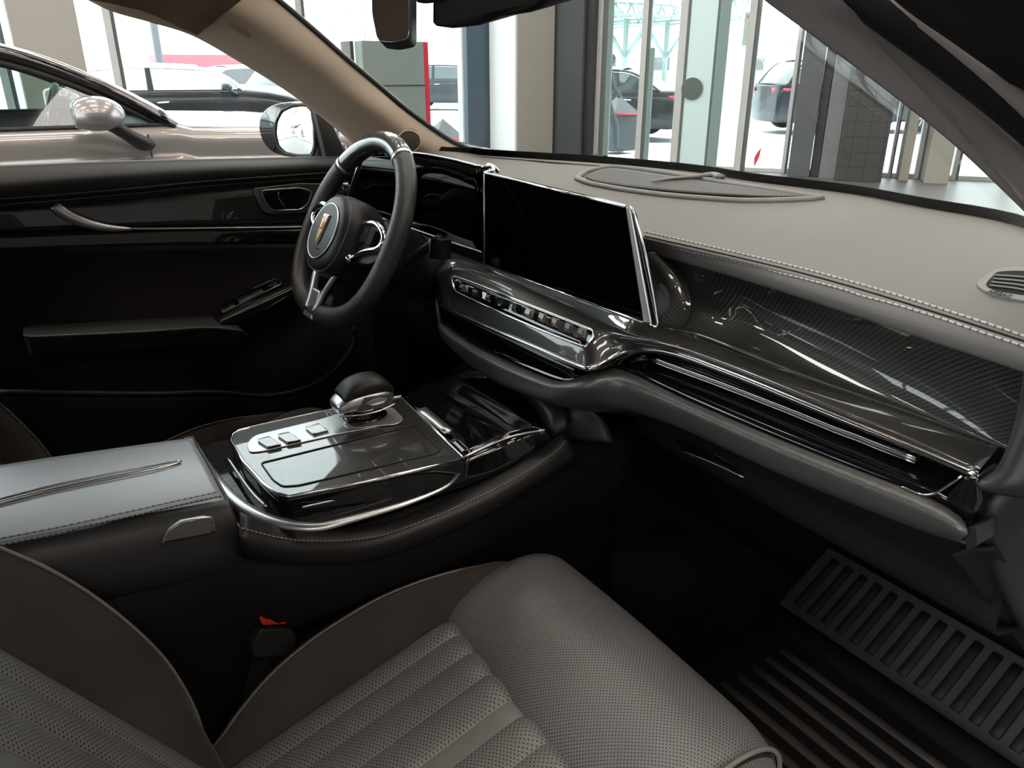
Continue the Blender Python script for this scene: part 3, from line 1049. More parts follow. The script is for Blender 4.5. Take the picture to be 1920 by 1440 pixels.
loft('armrest_side', skirt, M['leather_smooth'], con, k=4, same=True, thick=0.004)
# latch button on the armrest side
lat = L([(305, 1016), (318, 996), (340, 980), (385, 972), (396, 974), (400, 994), (396, 999)], x=0.147)
slab('latch_button', roundpoly(lat, 0.002), V((-0.008, 0, 0)), M['dark_metal'], con, 0.0015)
sweep('latch_rim', shift(L([(303, 1019), (316, 994), (340, 977), (386, 970), (398, 973), (402, 996)], x=0.1475), (0.001, 0, 0)), circ(0.0014, 6), M['satin'], con, n=30)

# chrome border sweeping round the gear panel
cb_px = [(352, 823), (362, 842), (398, 894), (439, 938), (487, 967), (541, 983), (597, 987), (656, 973), (755, 945), (827, 917), (852, 898), (866, 874), (869, 858)]
CBp = L(cb_px, z=0.905)
sweep('chrome_border', CBp, [(-0.011, -0.006), (0.009, -0.006), (0.010, -0.001), (0.003, 0.004), (-0.009, 0.003)], M['satin'], con, n=70, scale=lambda t: 1.0 if t < 0.35 else max(0.32, 1.0 - 1.35 * (t - 0.35)))
trough = slab('tray_base', [V((-0.160, 0.155, 0.893)), V((0.150, 0.150, 0.893)), V((0.158, 0.24, 0.893)), V((0.150, 0.66, 0.893)), V((-0.150, 0.66, 0.893)), V((-0.160, 0.3, 0.893))], V((0, 0, -0.02)), M['ribs'], con, 0.003)
# leather border with stitching, running up to the dash
bd_px = [(452, 968), (520, 990), (600, 1000), (700, 990), (800, 958), (900, 912), (980, 868), (1030, 832), (1050, 805)]
b2_px = [(450, 992), (520, 1010), (600, 1017), (700, 1009), (800, 976), (900, 932), (980, 889), (1040, 848), (1066, 822)]
b3_px = [(450, 1010), (520, 1028), (600, 1036), (700, 1028), (800, 996), (900, 953), (980, 912), (1045, 872), (1080, 850)]
bd, b2, b3 = L(bd_px, x=0.160), L(b2_px, x=0.178), L(b3_px, x=0.186)
bl_ = loft('leather_border', [shift(bd, (-0.012, 0, -0.002)), bd, b2, b3, shift(b3, (-0.012, 0, -0.025)), shift(b3, (-0.045, 0, -0.05))], M['leather_smooth'], con, nu=50, k=5, thick=0.004)
sweep('border_stitching', on(bvh(bl_), b2_px, 0.0008), circ(0.0011, 6), M['thread_dim'], con)

# gear panel: carbon top plate on a chrome rim, standing on gloss flanks
pl_px = [(433, 826), (436, 815), (447, 807), (470, 801), (657, 760), (752, 743), (868, 856), (870, 860), (720, 895), (542, 930), (520, 924), (494, 906), (456, 864)]
PLp = L(pl_px, z=0.928)
gp = slab('gear_panel', PLp, V((0, 0, -0.006)), M['carbon_fine'], con, 0.0015)
sweep('gear_panel_rim', shift(PLp, (0, 0, -0.001)), circ(0.0026, 8), M['chrome'], con, closed=True)
slab('gear_panel_flank', shift(PLp, (0, 0, -0.006)), V((0, 0, -0.032)), M['gloss'], con, 0.001)
sweep('flank_strip', L([(566, 951), (640, 935), (760, 907), (818, 887)], x=0.142), circ(0.0018, 8), M['satin'], con, n=20)
sweep('flank_strip', L([(428, 860), (470, 920), (500, 950)], z=0.905), circ(0.0022, 8), M['satin'], con, n=20)
z0 = 0.9288
lidline = roundpoly(L([(489, 868), (776, 797), (827, 843), (816, 850), (560, 910), (530, 912), (512, 900)], z=z0), 0.006)
sweep('lid_gap', lidline, circ(0.0011, 6), M['black'], con, closed=True)
# button row in a chrome surround
br_ = roundpoly(L([(462, 832), (476, 816), (600, 786), (655, 768), (735, 762), (757, 784), (745, 792), (640, 812), (490, 846), (468, 848)], z=0.930), 0.012)
slab('button_plate', br_, V((0, 0, -0.002)), M['satin'], con, 0.0008)
for q, mm in (([(482, 824), (505, 818), (528, 832), (503, 838)], 'gloss'), ([(520, 815), (542, 810), (565, 824), (540, 829)], 'gloss'), ([(572, 801), (598, 794), (616, 805), (588, 813)], 'gloss')):
    kb_ = slab('console_button', roundpoly(L(q, z=0.9335), 0.003), V((0, 0, -0.004)), M[mm], con, 0.001)
    sweep('button_rim', roundpoly(L(q, z=0.9335), 0.003), circ(0.0008, 6), M['chrome'], kb_, closed=True)

# front tray and ribbed wall under the hood of the dash
t0 = L([(752, 744), (812, 802), (870, 857)], z=0.918)
t1 = L([(800, 722), (880, 770), (955, 820)], z=0.927)
t2 = L([(852, 701), (940, 752), (1022, 806)], z=0.944)
loft('front_tray', [t0, t1, t2], M['gloss'], con, nu=20, k=5, thick=0.004)
sweep('tray_strip', L([(790, 769), (810, 785), (842, 812)], z=0.928), [(-0.008, -0.004), (0.008, -0.004), (0.008, 0.004), (-0.008, 0.004)], M['satin'], con, n=8)
sweep('tray_edge', [t0[-1], t1[-1], t2[-1]], circ(0.002, 8), M['satin'], con, n=16)
sweep('tray_edge', [t0[0], t1[0], t2[0]], circ(0.0012, 8), M['satin'], con, n=16)
e0 = [t0[-1] + V((0.002, 0, -0.002)), t1[-1] + V((0.002, 0, -0.002)), t2[-1] + V((0.002, 0, -0.002))]
e1 = L([(862, 905), (920, 892), (985, 858), (1036, 822)], x=0.158)
loft('tray_flank', [e0, e1], M['gloss'], con, nu=16, k=4, thick=0.004)
hood_px = [(848, 706), (856, 692), (880, 684), (920, 694), (960, 712), (1000, 742), (1028, 774), (1036, 800), (1034, 818)]
hood2_px = [(851, 708), (862, 698), (884, 692), (918, 702), (952, 719), (988, 747), (1012, 777), (1021, 800), (1022, 812)]
hy = [0.655, 0.655, 0.655, 0.652, 0.648, 0.642, 0.636, 0.63, 0.625]
h0, h1 = L(hood_px, y=[v - 0.004 for v in hy]), L(hood2_px, y=hy)
hout = shift(h0, (0.012, 0.02, 0.012))
hd = [p + V((0, 0.12, -0.025)) for p in h1]
loft('tray_hood', [hout, h0, h1], M['leather_smooth'], con, nu=40, k=5, thick=0.004)
back = [p.lerp(V((0.0, 0.76, 0.93)), 0.75) for p in hd]
loft('ribbed_wall', [h1, hd, back], M['ribs'], con, nu=40, k=5, thick=0.003)
sh0 = shift(h0, (0.012, 0.02, 0.012))
sh1 = [p + V((0.05 if p.x > -0.05 else -0.05, 0.03, -0.01)) for p in sh0]
pd0 = L([(1034, 818), (1036, 800), (1028, 774), (1000, 742), (960, 712)], y=[0.628, 0.632, 0.638, 0.644, 0.65])
pd1 = L([(1066, 824), (1068, 800), (1060, 770), (1030, 735), (990, 718)], y=[0.66, 0.66, 0.66, 0.66, 0.66])
pd2 = L([(1150, 830), (1140, 800), (1120, 775), (1090, 755), (1040, 748)], y=[0.70, 0.70, 0.69, 0.68, 0.67])
loft('pedestal_side', [pd0, pd1, pd2], M['leather_smooth'], con, nu=24, k=5, thick=0.004)

# gear selector
KC = P(684, 770, x=-0.045)
gear = thing('gear_selector', 'silver and dark grey gear selector knob on short black stem', 'gear lever', V((KC.x, KC.y, 0.929)))
bz = roundpoly(L([(640, 790), (715, 752), (758, 786), (745, 795), (650, 803)], z=0.931), 0.012)
slab('surround', bz, V((0, 0, -0.002)), M['satin'], gear, 0.0008)
disc('boot', V((KC.x, KC.y, 0.935)), (0, 0, 1), 0.031, 0.006, M['gloss'], gear, ry=0.036, bevel=0.003)
rings('stem', [[V((KC.x + r * math.cos(t), KC.y + 1.2 * r * math.sin(t), z)) for t in [2 * math.pi * i / 20 for i in range(20)]] for z, r in ((0.930, 0.024), (0.94, 0.020), (0.96, 0.019))], M['gloss'], gear, k=3)
rings('stem_collar', [[V((KC.x + r * math.cos(t), KC.y + 1.2 * r * math.sin(t), z)) for t in [2 * math.pi * i / 20 for i in range(20)]] for z, r in ((0.945, 0.0205), (0.953, 0.0205))], M['satin'], gear, k=1)


def ksec(y, z0, z1, wd_, p=2.6, n=24):
    out = []
    for i in range(n):
        t = 2 * math.pi * i / n
        x = wd_ * math.copysign(abs(math.cos(t)) ** (2 / p), math.cos(t))
        z = (z1 - z0) / 2 * math.copysign(abs(math.sin(t)) ** (2 / p), math.sin(t)) + (z0 + z1) / 2
        out.append(V((KC.x + x * 0.9, KC.y + y * 0.88, 0.952 + z * 0.92)))
    return out


rings('knob', [ksec(-0.058, 0.004, 0.012, 0.016), ksec(-0.054, -0.001, 0.018, 0.026), ksec(-0.035, -0.004, 0.030, 0.032), ksec(0.0, -0.005, 0.036, 0.034), ksec(0.030, -0.004, 0.036, 0.033), ksec(0.045, 0.0, 0.030, 0.028), ksec(0.050, 0.005, 0.024, 0.02)], M['satin'], gear, k=4, linear=False)
rings('knob_cap', [ksec(-0.046, 0.022, 0.026, 0.020), ksec(-0.043, 0.018, 0.032, 0.028), ksec(-0.025, 0.018, 0.048, 0.031), ksec(0.005, 0.018, 0.054, 0.0325), ksec(0.030, 0.018, 0.050, 0.032), ksec(0.046, 0.012, 0.036, 0.026), ksec(0.052, 0.015, 0.028, 0.018)], M['leather_smooth'], gear, k=4, linear=False)
kx = KC.x + 0.0305
slab('side_panel', roundpoly([V((kx, KC.y - 0.024, 0.955)), V((kx, KC.y - 0.010, 0.976)), V((kx, KC.y + 0.034, 0.974)), V((kx - 0.002, KC.y + 0.038, 0.960)), V((kx, KC.y + 0.028, 0.952))], 0.004), V((-0.006, 0, 0)), M['dark_metal'], gear, 0.001)
sweep('knob_line', [V((kx - 0.008, KC.y - 0.05, 0.951)), V((kx, KC.y - 0.025, 0.9495)), V((kx + 0.001, KC.y + 0.01, 0.949)), V((kx - 0.004, KC.y + 0.044, 0.953))], circ(0.0012, 6), M['chrome'], gear, n=20)

# ================================================================== seats
SEAT_X = 0.405
seat = thing('bucket_seat', 'black passenger seat with suede bolsters and pleated perforated cushion, nearest in the photo', 'car seat', (SEAT_X, 0.3, 0.40))


def cush_z(y):
    t = (y + 0.02) / 0.43
    return 0.545 + 0.135 * max(0, min(1.05, t)) ** 1.0


seams = [0.216, 0.247, 0.289, 0.338, 0.385, 0.425, 0.472, 0.521, 0.563, 0.594]


def pleat(x):
    for a, b in zip(seams, seams[1:]):
        if a <= x <= b:
            t = (x - a) / (b - a)
            d = 0.009 if abs(b - a - 0.04) > 1e-6 else 0.003
            return d * (max(0.0, math.sin(math.pi * t)) ** 0.45) - 0.004
    return -0.004


def insert(name, x0, x1, m, n):
    rows = []
    for j in range(26):
        y = -0.06 + 0.475 * j / 25
        row = []
        for i in range(n + 1):
            x = x0 + (x1 - x0) * i / n
            zz = cush_z(y) + pleat(min(max(x, 0.2161), 0.5939))
            if j == 25:
                zz -= 0.012
            row.append(V((x, y, zz)))
        rows.append(row)
    return loft(name, rows, m, seat, k=1, same=True, thick=0.02, off=-1 if False else 1, linear=True)


insert('cushion_insert', 0.212, 0.385, M['seat'], 60)
insert('cushion_band', 0.385, 0.425, M['seat_plain'], 16)
insert('cushion_insert', 0.425, 0.598, M['seat'], 60)
for x in seams[1:4] + seams[6:9]:
    sweep('cushion_stitching', [V((x + 0.003, y, cush_z(y) + 0.0005)) for y in [-0.05 + 0.45 * i / 24 for i in range(25)]], circ(0.0011, 6), M['thread_dim'], seat)

# thigh roll
rsec = [(0.400, 0.655), (0.412, 0.690), (0.45, 0.722), (0.52, 0.746), (0.575, 0.745), (0.612, 0.722), (0.625, 0.68), (0.618, 0.60), (0.59, 0.53)]
rails = []
for t, s in ((0, 0.55), (0.02, 0.80), (0.06, 0.93), (0.15, 1.0), (0.5, 1.03), (0.85, 1.0), (0.95, 0.93), (0.985, 0.80), (1.0, 0.55)):
    x = 0.165 + 0.475 * t
    rails.append([V((x, 0.50 + (y - 0.50) * (0.92 + 0.08 * s), 0.60 + (z - 0.60) * s)) for y, z in rsec])
roll_ = loft('thigh_roll', rails, M['seat'], seat, nu=36, k=6)
solidify(roll_, 0.01, 0)
slab('roll_end', [V((0.632, y, z - 0.012)) for y, z in rsec], V((0.004, 0, 0)), M['leather_smooth'], seat, 0.002)
sweep('roll_piping', [V((0.640, y, z - 0.006)) for y, z in rsec], circ(0.003, 6), M['thread_solid'], seat, n=40)

# cushion bolsters (suede)
bo_px = [(398, 1404), (440, 1345), (500, 1272), (570, 1210), (640, 1162), (720, 1117), (800, 1086), (870, 1068), (930, 1061), (975, 1068)]
bo = L(bo_px, x=[0.165, 0.162, 0.160, 0.159, 0.158, 0.158, 0.158, 0.160, 0.163, 0.172])
bo = [V((0.15, -0.03, 0.52))] + bo + [V((0.18, 0.615, 0.64))]
n_ = 40
bq = resample(bo, n_)
inn = resample([V((0.218, -0.05, 0.535)), V((0.214, 0.1, cush_z(0.1) - 0.002)), V((0.213, 0.25, cush_z(0.25) - 0.002)), V((0.212, 0.39, cush_z(0.39) - 0.004)), V((0.20, 0.45, 0.715)), V((0.19, 0.52, 0.715)), V((0.185, 0.60, 0.65))], n_)
mid1 = [a.lerp(b, 0.5) + V((-0.002, 0, 0.014)) for a, b in zip(bq, inn)]
crest = [p + V((-0.010, 0, -0.010)) for p in bq]
low1 = [V((0.148, p.y, p.z - 0.05)) for p in bq]
low2 = [V((0.155, p.y, 0.44)) for p in bq]


def mir(r):
    return [V((2 * SEAT_X - p.x, p.y, p.z)) for p in r]


for f in (lambda r: r, mir):
    loft('cushion_bolster', [f(r) for r in (inn, mid1, bq)], M['suede'], seat, nu=n_, k=6, thick=0.006)
    loft('bolster_side', [f(r) for r in (bq, crest, low1, low2)], M['leather_smooth'], seat, nu=n_, k=5, thick=0.006)
    sweep('bolster_piping', f([p + V((0.004, 0, 0.003)) for p in bq]), circ(0.0017, 6), M['thread_solid'], seat, n=60)
slab('seat_base', [V((0.17, -0.1, 0.47)), V((0.64, -0.1, 0.47)), V((0.64, 0.58, 0.53)), V((0.17, 0.58, 0.53))], V((0, 0, -0.10)), M['black'], seat, 0.02)
for sx in (0.19, 0.60):
    slab('seat_rail', [V((sx, -0.15, 0.40)), V((sx, 0.55, 0.40)), V((sx, 0.55, 0.365)), V((sx, -0.15, 0.365))], V((0.03, 0, 0)), M['dark_metal'], seat, 0.004)

# backrest
bz_ = [(0.555, 0.056, 0.166), (0.64, 0.053, 0.16), (0.705, 0.046, 0.155), (0.772, 0.025, 0.15), (0.85, -0.015, 0.142), (0.913, -0.058, 0.136), (0.96, -0.098, 0.131), (1.05, -0.165, 0.13), (1.15, -0.24, 0.135), (1.24, -0.31, 0.15)]
edge = L([(387, 1470), (384, 1440), (371, 1360), (340, 1290), (290, 1220), (200, 1140), (100, 1075), (0, 1030), (-110, 985)], x=[0.176, 0.174, 0.170, 0.168, 0.166, 0.165, 0.164, 0.163, 0.163])
edge = resample(edge + [V((0.163, -0.23, 1.14)), V((0.172, -0.31, 1.25))], 30)


def ins_y(z):
    return -0.115 - (z - 0.895) * 0.612


iseam = resample([V((0.240, ins_y(z), z)) for z in (0.56, 0.65, 0.75, 0.85, 0.95, 1.05, 1.15, 1.24)], 30)
bm1 = [a.lerp(b, 0.5) + V((0.0, 0.010, 0.006)) for a, b in zip(edge, iseam)]
bs1 = [p + V((-0.008, -0.020, -0.002)) for p in edge]
bs2 = [V((0.150, p.y - 0.11, p.z - 0.02)) for p in edge]
for f in (lambda r: r, mir):
    loft('backrest_bolster', [f(r) for r in (iseam, bm1, edge)], M['suede'], seat, nu=30, k=6, thick=0.006)
    loft('backrest_side', [f(r) for r in (edge, bs1, bs2)], M['leather_smooth'], seat, nu=30, k=5, thick=0.006)
    sweep('backrest_piping', f([p + V((0.003, 0.003, 0.001)) for p in edge]), circ(0.0022, 6), M['thread_solid'], seat, n=50)


def back_rail(x, d=0.0):
    return [V((x, ins_y(z) + d, z + d * 0.5)) for z in [0.56 + 0.68 * i / 20 for i in range(21)]]


bseams = [0.238, 0.275, 0.325, 0.382, 0.428, 0.485, 0.535, 0.572]
for a, b in zip(bseams, bseams[1:]):
    m_ = M['seat_plain'] if abs(a - 0.382) < 1e-6 else M['seat']
    r_ = []
    for i in range(9):
        t = i / 8
        r_.append(back_rail(a + (b - a) * t, 0.010 * max(0, math.sin(math.pi * t)) ** 0.5 - 0.003))
    loft('backrest_insert', r_, m_, seat, k=2, same=True, thick=0.01)
for x in bseams[1:-1]:
    sweep('backrest_stitching', back_rail(x + 0.004, 0.003), circ(0.0012, 6), M['thread_dim'], seat)
slab('backrest_shell', [V((0.14, -0.06, 0.50)), V((0.67, -0.06, 0.50)), V((0.66, -0.44, 1.24)), V((0.15, -0.44, 1.24))], V((0, -0.05, -0.02)), M['black'], seat, 0.02)


def copy_tree(o, parent=None):
    c = o.copy()
    COL.objects.link(c)
    if parent is not None:
        c.parent = parent
        c.matrix_parent_inverse = o.matrix_parent_inverse.copy()
    for ch in list(o.children):
        copy_tree(ch, c)
    return c


ds = copy_tree(seat)
ds.location = (seat.location.x - 2 * SEAT_X, seat.location.y - 0.10, seat.location.z - 0.03)
ds['label'] = 'black driver seat, suede bolster edge showing between console and far door'

bk = thing('seat_belt_buckle', 'seat belt buckle with red release button beside the passenger seat', 'seat belt buckle', P(500, 1250, x=0.115))
bpts = L([(478, 1166), (532, 1166), (545, 1178), (540, 1218), (463, 1222), (458, 1196)], x=0.128)
slab('housing', bpts, V((0.020, 0.004, 0)), M['leather_smooth'], bk, 0.004)
btn = L([(486, 1151), (529, 1149), (541, 1160), (534, 1168), (492, 1170), (487, 1162)], x=0.149)
slab('release_button', shift(btn, (0.003, 0, 0.0)), V((-0.020, 0, -0.002)), M['red_plastic'], bk, 0.001)
sweep('strap', [P(508, 1215, x=0.136), P(488, 1290, x=0.136), P(468, 1400, x=0.136)], rectp(0.045, 0.006), M['black_soft'], bk, n=10, up=(1, 0, 0))

# ================================================================== footwell
fl = slab('cabin_carpet', [V((-0.74, -1.6, 0.36)), V((0.74, -1.6, 0.36)), V((0.74, 1.42, 0.36)), V((-0.74, 1.42, 0.36))], V((0, 0, -0.03)), M['carpet'])
fl.name = 'trim_1'
structure(fl)
fw = loft('firewall', [[V((x, 1.33, 0.37)) for x in (-0.74, 0, 0.74)], [V((x, 1.45, 0.56)) for x in (-0.74, 0, 0.74)], [V((x, 1.45, 0.8)) for x in (-0.74, 0, 0.74)], [V((x, 1.2, 1.22)) for x in (-0.74, 0, 0.74)]], M['carpet'], None, nu=6, k=3, thick=0.02, linear=True)
fw.name = 'trim_2'
structure(fw)
M['ramp_rubber'] = mat('grey ramp rubber', (0.050, 0.054, 0.060), 0.6)
mt = thing('floor_mat', 'black ribbed rubber floor mat in the passenger footwell', 'floor mat', (0.45, 1.0, 0.37))
slab('mat_tray', roundpoly([V((0.20, 0.50, 0.385)), V((0.71, 0.50, 0.385)), V((0.71, 1.15, 0.385)), V((0.22, 1.15, 0.385))], 0.05), V((0, 0, -0.022)), M['rubber'], mt, 0.005)
sweep('mat_ridge', [V((0.215, 1.165, 0.385)), V((0.46, 1.165, 0.385)), V((0.715, 1.165, 0.385))], circ(0.03, 12, 0.022), M['rubber'], mt, n=12)
sl = slab('mat_ramp', [V((0.20, 1.19, 0.385)), V((0.72, 1.19, 0.385)), V((0.72, 1.345, 0.481)), V((0.20, 1.345, 0.481))], V((0, 0.02, -0.02)), M['ramp_rubber'], mt, 0.004)
M['rib_rubber'] = mat('dark rib rubber', (0.010, 0.010, 0.011), 0.7)
M['rib_pale'] = mat('worn rib rubber', (0.045, 0.040, 0.038), 0.6)
for i in range(14):
    x = 0.235 + i * 0.034
    sweep('ramp_rib', [V((x, 1.212, 0.402)), V((x, 1.265, 0.4345)), V((x, 1.325, 0.4725))], circ(0.0095, 8, 0.004), M['rib_rubber'], mt, n=6, up=(0, -0.53, 0.85))
for i in range(13):
    y = 0.60 + i * 0.041
    sweep('mat_rib', [V((0.30, y, 0.387)), V((0.48, y, 0.387)), V((0.66, y, 0.387))], circ(0.010, 8, 0.004), M['rib_pale'], mt, n=6)

# ================================================================== driver's door
door = thing('door_card', 'closed driver door with grey padded sill, carbon trim, switch panel and armrest', 'car door', (-0.76, 0.2, 0.4))
D0 = L([(-90, 315), (0, 312), (200, 304), (400, 299), (640, 294), (700, 293)], x=-0.80)
D0o = shift(D0, (-0.10, 0, -0.012))
D0b = L([(-90, 322), (0, 319), (200, 310), (400, 304), (640, 299), (700, 298)], x=-0.775)
D1 = L([(-90, 350), (0, 347), (200, 332), (400, 319), (640, 309), (700, 307)], x=-0.738)
D2 = L([(-90, 379), (0, 372), (260, 352), (400, 338), (600, 324), (700, 317)], x=-0.742)
D3 = L([(-90, 386), (0, 379), (260, 359), (400, 345), (600, 331), (700, 324)], x=-0.757)
D4 = L([(-90, 396), (0, 390), (140, 381), (270, 371), (400, 357), (600, 338), (700, 330)], x=-0.765)
D5 = L([(-90, 441), (0, 438), (230, 430), (400, 428), (560, 427), (700, 424)], x=-0.766)
D6 = L([(-90, 478), (0, 471), (180, 464), (350, 460), (540, 457), (700, 453)], x=-0.756)
D7 = L([(-90, 545), (0, 536), (200, 523), (540, 510), (700, 500)], x=-0.775)
D8 = L([(-90, 640), (0, 632), (200, 622), (430, 605), (540, 580), (700, 540)], x=-0.770)
D9 = L([(-90, 720), (0, 715), (200, 720), (430, 735), (600, 700), (700, 650)], x=-0.742)
D10 = [V((-0.74, p.y, 0.40)) for p in D9]
loft('sill_pad', [D0o, D0, D0b, D1, D2, D3, D4], M['door_pad'] if 'door_pad' in M else M['leather'], door, nu=50, k=6, thick=0.004)
loft('trim_panel', [D4, D5], M['carbon'], door, nu=50, k=4, thick=0.004)
loft('gloss_band', [D5, shift(D5, (0.008, 0, -0.006)), D6], M['gloss'], door, nu=50, k=4, thick=0.004)
dlow = loft('lower_panel', [D6, D7, D8, D9, D10], M['door_suede'], door, nu=50, k=6, thick=0.004)
spad = bvh(*[o for o in door.children if o.name.startswith(('sill_pad', 'trim_panel', 'gloss_band', 'lower_panel'))])
for q in ([(-20, 373), (130, 362), (260, 350.5), (400, 337), (600, 323), (690, 317)], [(-20, 384), (130, 372), (260, 360), (400, 346), (600, 332), (690, 326)]):
    sweep('door_stitching', on(spad, q, 0.0008), circ(0.0011, 6), M['thread_dim'], door)
# silver blade running into the strip below the carbon
blade = dense(L([(100, 385), (125, 403), (160, 418), (200, 427), (245, 429.5)], x=-0.752), 6)
sweep('trim_blade', blade, [(-0.013, -0.006), (0.013, -0.006), (0.008, 0.006), (-0.010, 0.006)], M['satin'], door, n=30, up=(1, 0, 0), scale=lambda t: max(0.25, min(1.0, 0.8 + 2.5 * t) * (1.0 - 0.75 * t ** 2)))
sweep('trim_strip', L([(215, 429), (300, 429), (430, 427.5), (560, 426), (695, 423)], x=-0.754), circ(0.0028, 8), M['dark_metal'], door, n=40)
# inner door handle
hb = roundpoly(on(spad, [(469, 349), (560, 342), (640, 345), (646, 362), (625, 385), (590, 398), (505, 401), (490, 395)], 0.006, 1), 0.012)
slab('handle_bezel', hb, V((-0.010, 0, 0)), M['dark_metal'], door, 0.002)
hc = roundpoly(on(spad, [(486, 356), (560, 351), (583, 358), (575, 380), (562, 392), (510, 393), (500, 385)], 0.0078, 1), 0.010)
slab('handle_cup', hc, V((-0.006, 0, 0)), M['gloss'], door, 0.001)
sweep('handle_cup_rim', hc, circ(0.0018, 6), M['satin'], door, closed=True)
hl = on(spad, [(488, 358), (518, 357), (520, 372), (532, 389), (510, 391), (498, 380)], 0.012, 1)
slab('door_handle', roundpoly(hl, 0.004), V((-0.006, 0, 0)), M['gloss'], door, 0.002)
sweep('handle_edge', on(spad, [(518, 358), (519, 370), (531, 389)], 0.014, 4), circ(0.002, 6), M['dark_metal'], door)
for q in ([(622, 366), (634, 362), (632, 371), (620, 374)], [(618, 377), (630, 374), (624, 382), (614, 385)]):
    slab('memory_button', on(spad, q, 0.009, 1), V((-0.004, 0, 0)), M['dark_metal'], door, 0.0008)
# armrest with piping and the rising switch panel
A0 = L([(46, 618), (60, 612), (110, 610), (250, 601), (385, 594), (440, 590)], x=-0.772)
A1 = L([(44, 627), (58, 629), (150, 625), (270, 619), (390, 612), (450, 616)], x=-0.685)
A1b = [a.lerp(b, 0.4) + V((0, 0, 0.006)) for a, b in zip(resample(A0, 20), resample(A1, 20))]
A2 = L([(46, 632), (60, 636), (150, 632), (270, 626), (390, 618), (460, 626)], x=-0.682)
A3 = [V((-0.75, p.y, p.z - 0.06)) for p in A2]
ar = loft('armrest', [A0, A1b, A1, A2, A3], M['leather'], door, nu=40, k=5, thick=0.004)
sweep('armrest_piping', shift(L([(55, 633), (150, 629), (270, 623), (390, 617), (430, 619), (464, 628)], x=-0.681), (0.001, 0, 0)), circ(0.0016, 6), M['thread_solid'], door, n=40)
sp = [P(386, 592, x=-0.765), P(540, 512, x=-0.765), P(610, 478, x=-0.765), P(620, 500, x=-0.715), P(540, 545, x=-0.705), P(412, 604, x=-0.69)]
slab('switch_panel', sp, V((0, 0.004, -0.02)), M['carbon_fine'], door, 0.002)
spt = bvh(door.children[-1]) if False else None
pn = (sp[1] - sp[0]).cross(sp[5] - sp[0]).normalized()
if pn.z < 0:
    pn = -pn


def onp(u, v, off):
    d = ray(u, v)
    q = sp[0] + pn * off
    return CAM + d * ((q - CAM).dot(pn) / d.dot(pn))


swp = roundpoly([onp(411, 573, 0.002), onp(430, 561, 0.002), onp(515, 523, 0.002), onp(527, 526, 0.002), onp(526, 533, 0.002), onp(424, 583, 0.002)], 0.004)
slab('switch_plate', swp, -pn * 0.003, M['gloss'], door, 0.0008)
sweep('switch_rim', swp, circ(0.0012, 6), M['satin'], door, closed=True)
for u, v in ((424, 576), (455, 558), (477, 548)):
    slab('window_switch', [onp(u - 12, v + 3, 0.006), onp(u + 12, v - 8, 0.006), onp(u + 16, v - 4, 0.009), onp(u - 8, v + 8, 0.009)], -pn * 0.006, M['satin'], door, 0.001)
slab('mirror_switch', [onp(501, 535, 0.006), onp(510, 528, 0.006), onp(519, 528, 0.006), onp(514, 535, 0.006)], -pn * 0.004, M['satin'], door, 0.0008)
sweep('switch_panel_strip', [onp(414, 602, 0.003), onp(480, 570, 0.003), onp(540, 541, 0.003)], circ(0.0016, 6), M['dark_metal'], door, n=10)
sweep('pocket_strip', L([(461, 599), (500, 578), (538, 556)], x=-0.70), circ(0.0010, 6), M['dark_metal'], door, n=10)
sweep('pocket_edge', L([(0, 735), (150, 737), (300, 738), (400, 735), (500, 742), (570, 728), (620, 700), (655, 660), (668, 625), (660, 612)], x=-0.700), circ(0.007, 8), M['leather_smooth'], door, n=50)
# lower pocket body
pk0 = L([(0, 735), (150, 737), (300, 738), (400, 735), (500, 742), (570, 728), (620, 700), (655, 660)], x=-0.700)
loft('door_pocket', [pk0, [V((-0.69, p.y, p.z - 0.10)) for p in pk0], [V((-0.70, p.y, 0.42)) for p in pk0]], M['black_soft'], door, nu=30, k=4, thick=0.004)
# quarter panel where the mirror stands
slab('mirror_sail', [P(586, 183, x=-0.80), P(602, 186, x=-0.80), P(654, 297, x=-0.80), P(612, 297, x=-0.80)], V((-0.03, 0, 0)), M['black'], door, 0.003)
# side glass of the door
gl = [P(-40, 316, x=-0.815), P(640, 296, x=-0.815), P(590, 180, x=-0.80), P(300, 20, x=-0.76), P(180, -60, x=-0.74), P(-90, -120, x=-0.73)]
dg = raw('door_glass', gl, [tuple(range(6))], M['door_glass'], door, False)

# door mirror
dm = thing('door_mirror', 'dark blue driver side door mirror outside the window', 'mirror', P(560, 290, x=-0.93))
mo = [(486, 232), (492, 212), (508, 199), (535, 192), (578, 191), (592, 198), (601, 225), (606, 262), (606, 288), (600, 295), (560, 296), (522, 290), (500, 275), (489, 254)]
mp = L(mo, x=-0.98)
fn = V((0.50, -0.866, 0.02)).normalized()
def onm(u, v, c, n):
    d = ray(u, v)
    return CAM + d * ((c - CAM).dot(n) / d.dot(n))


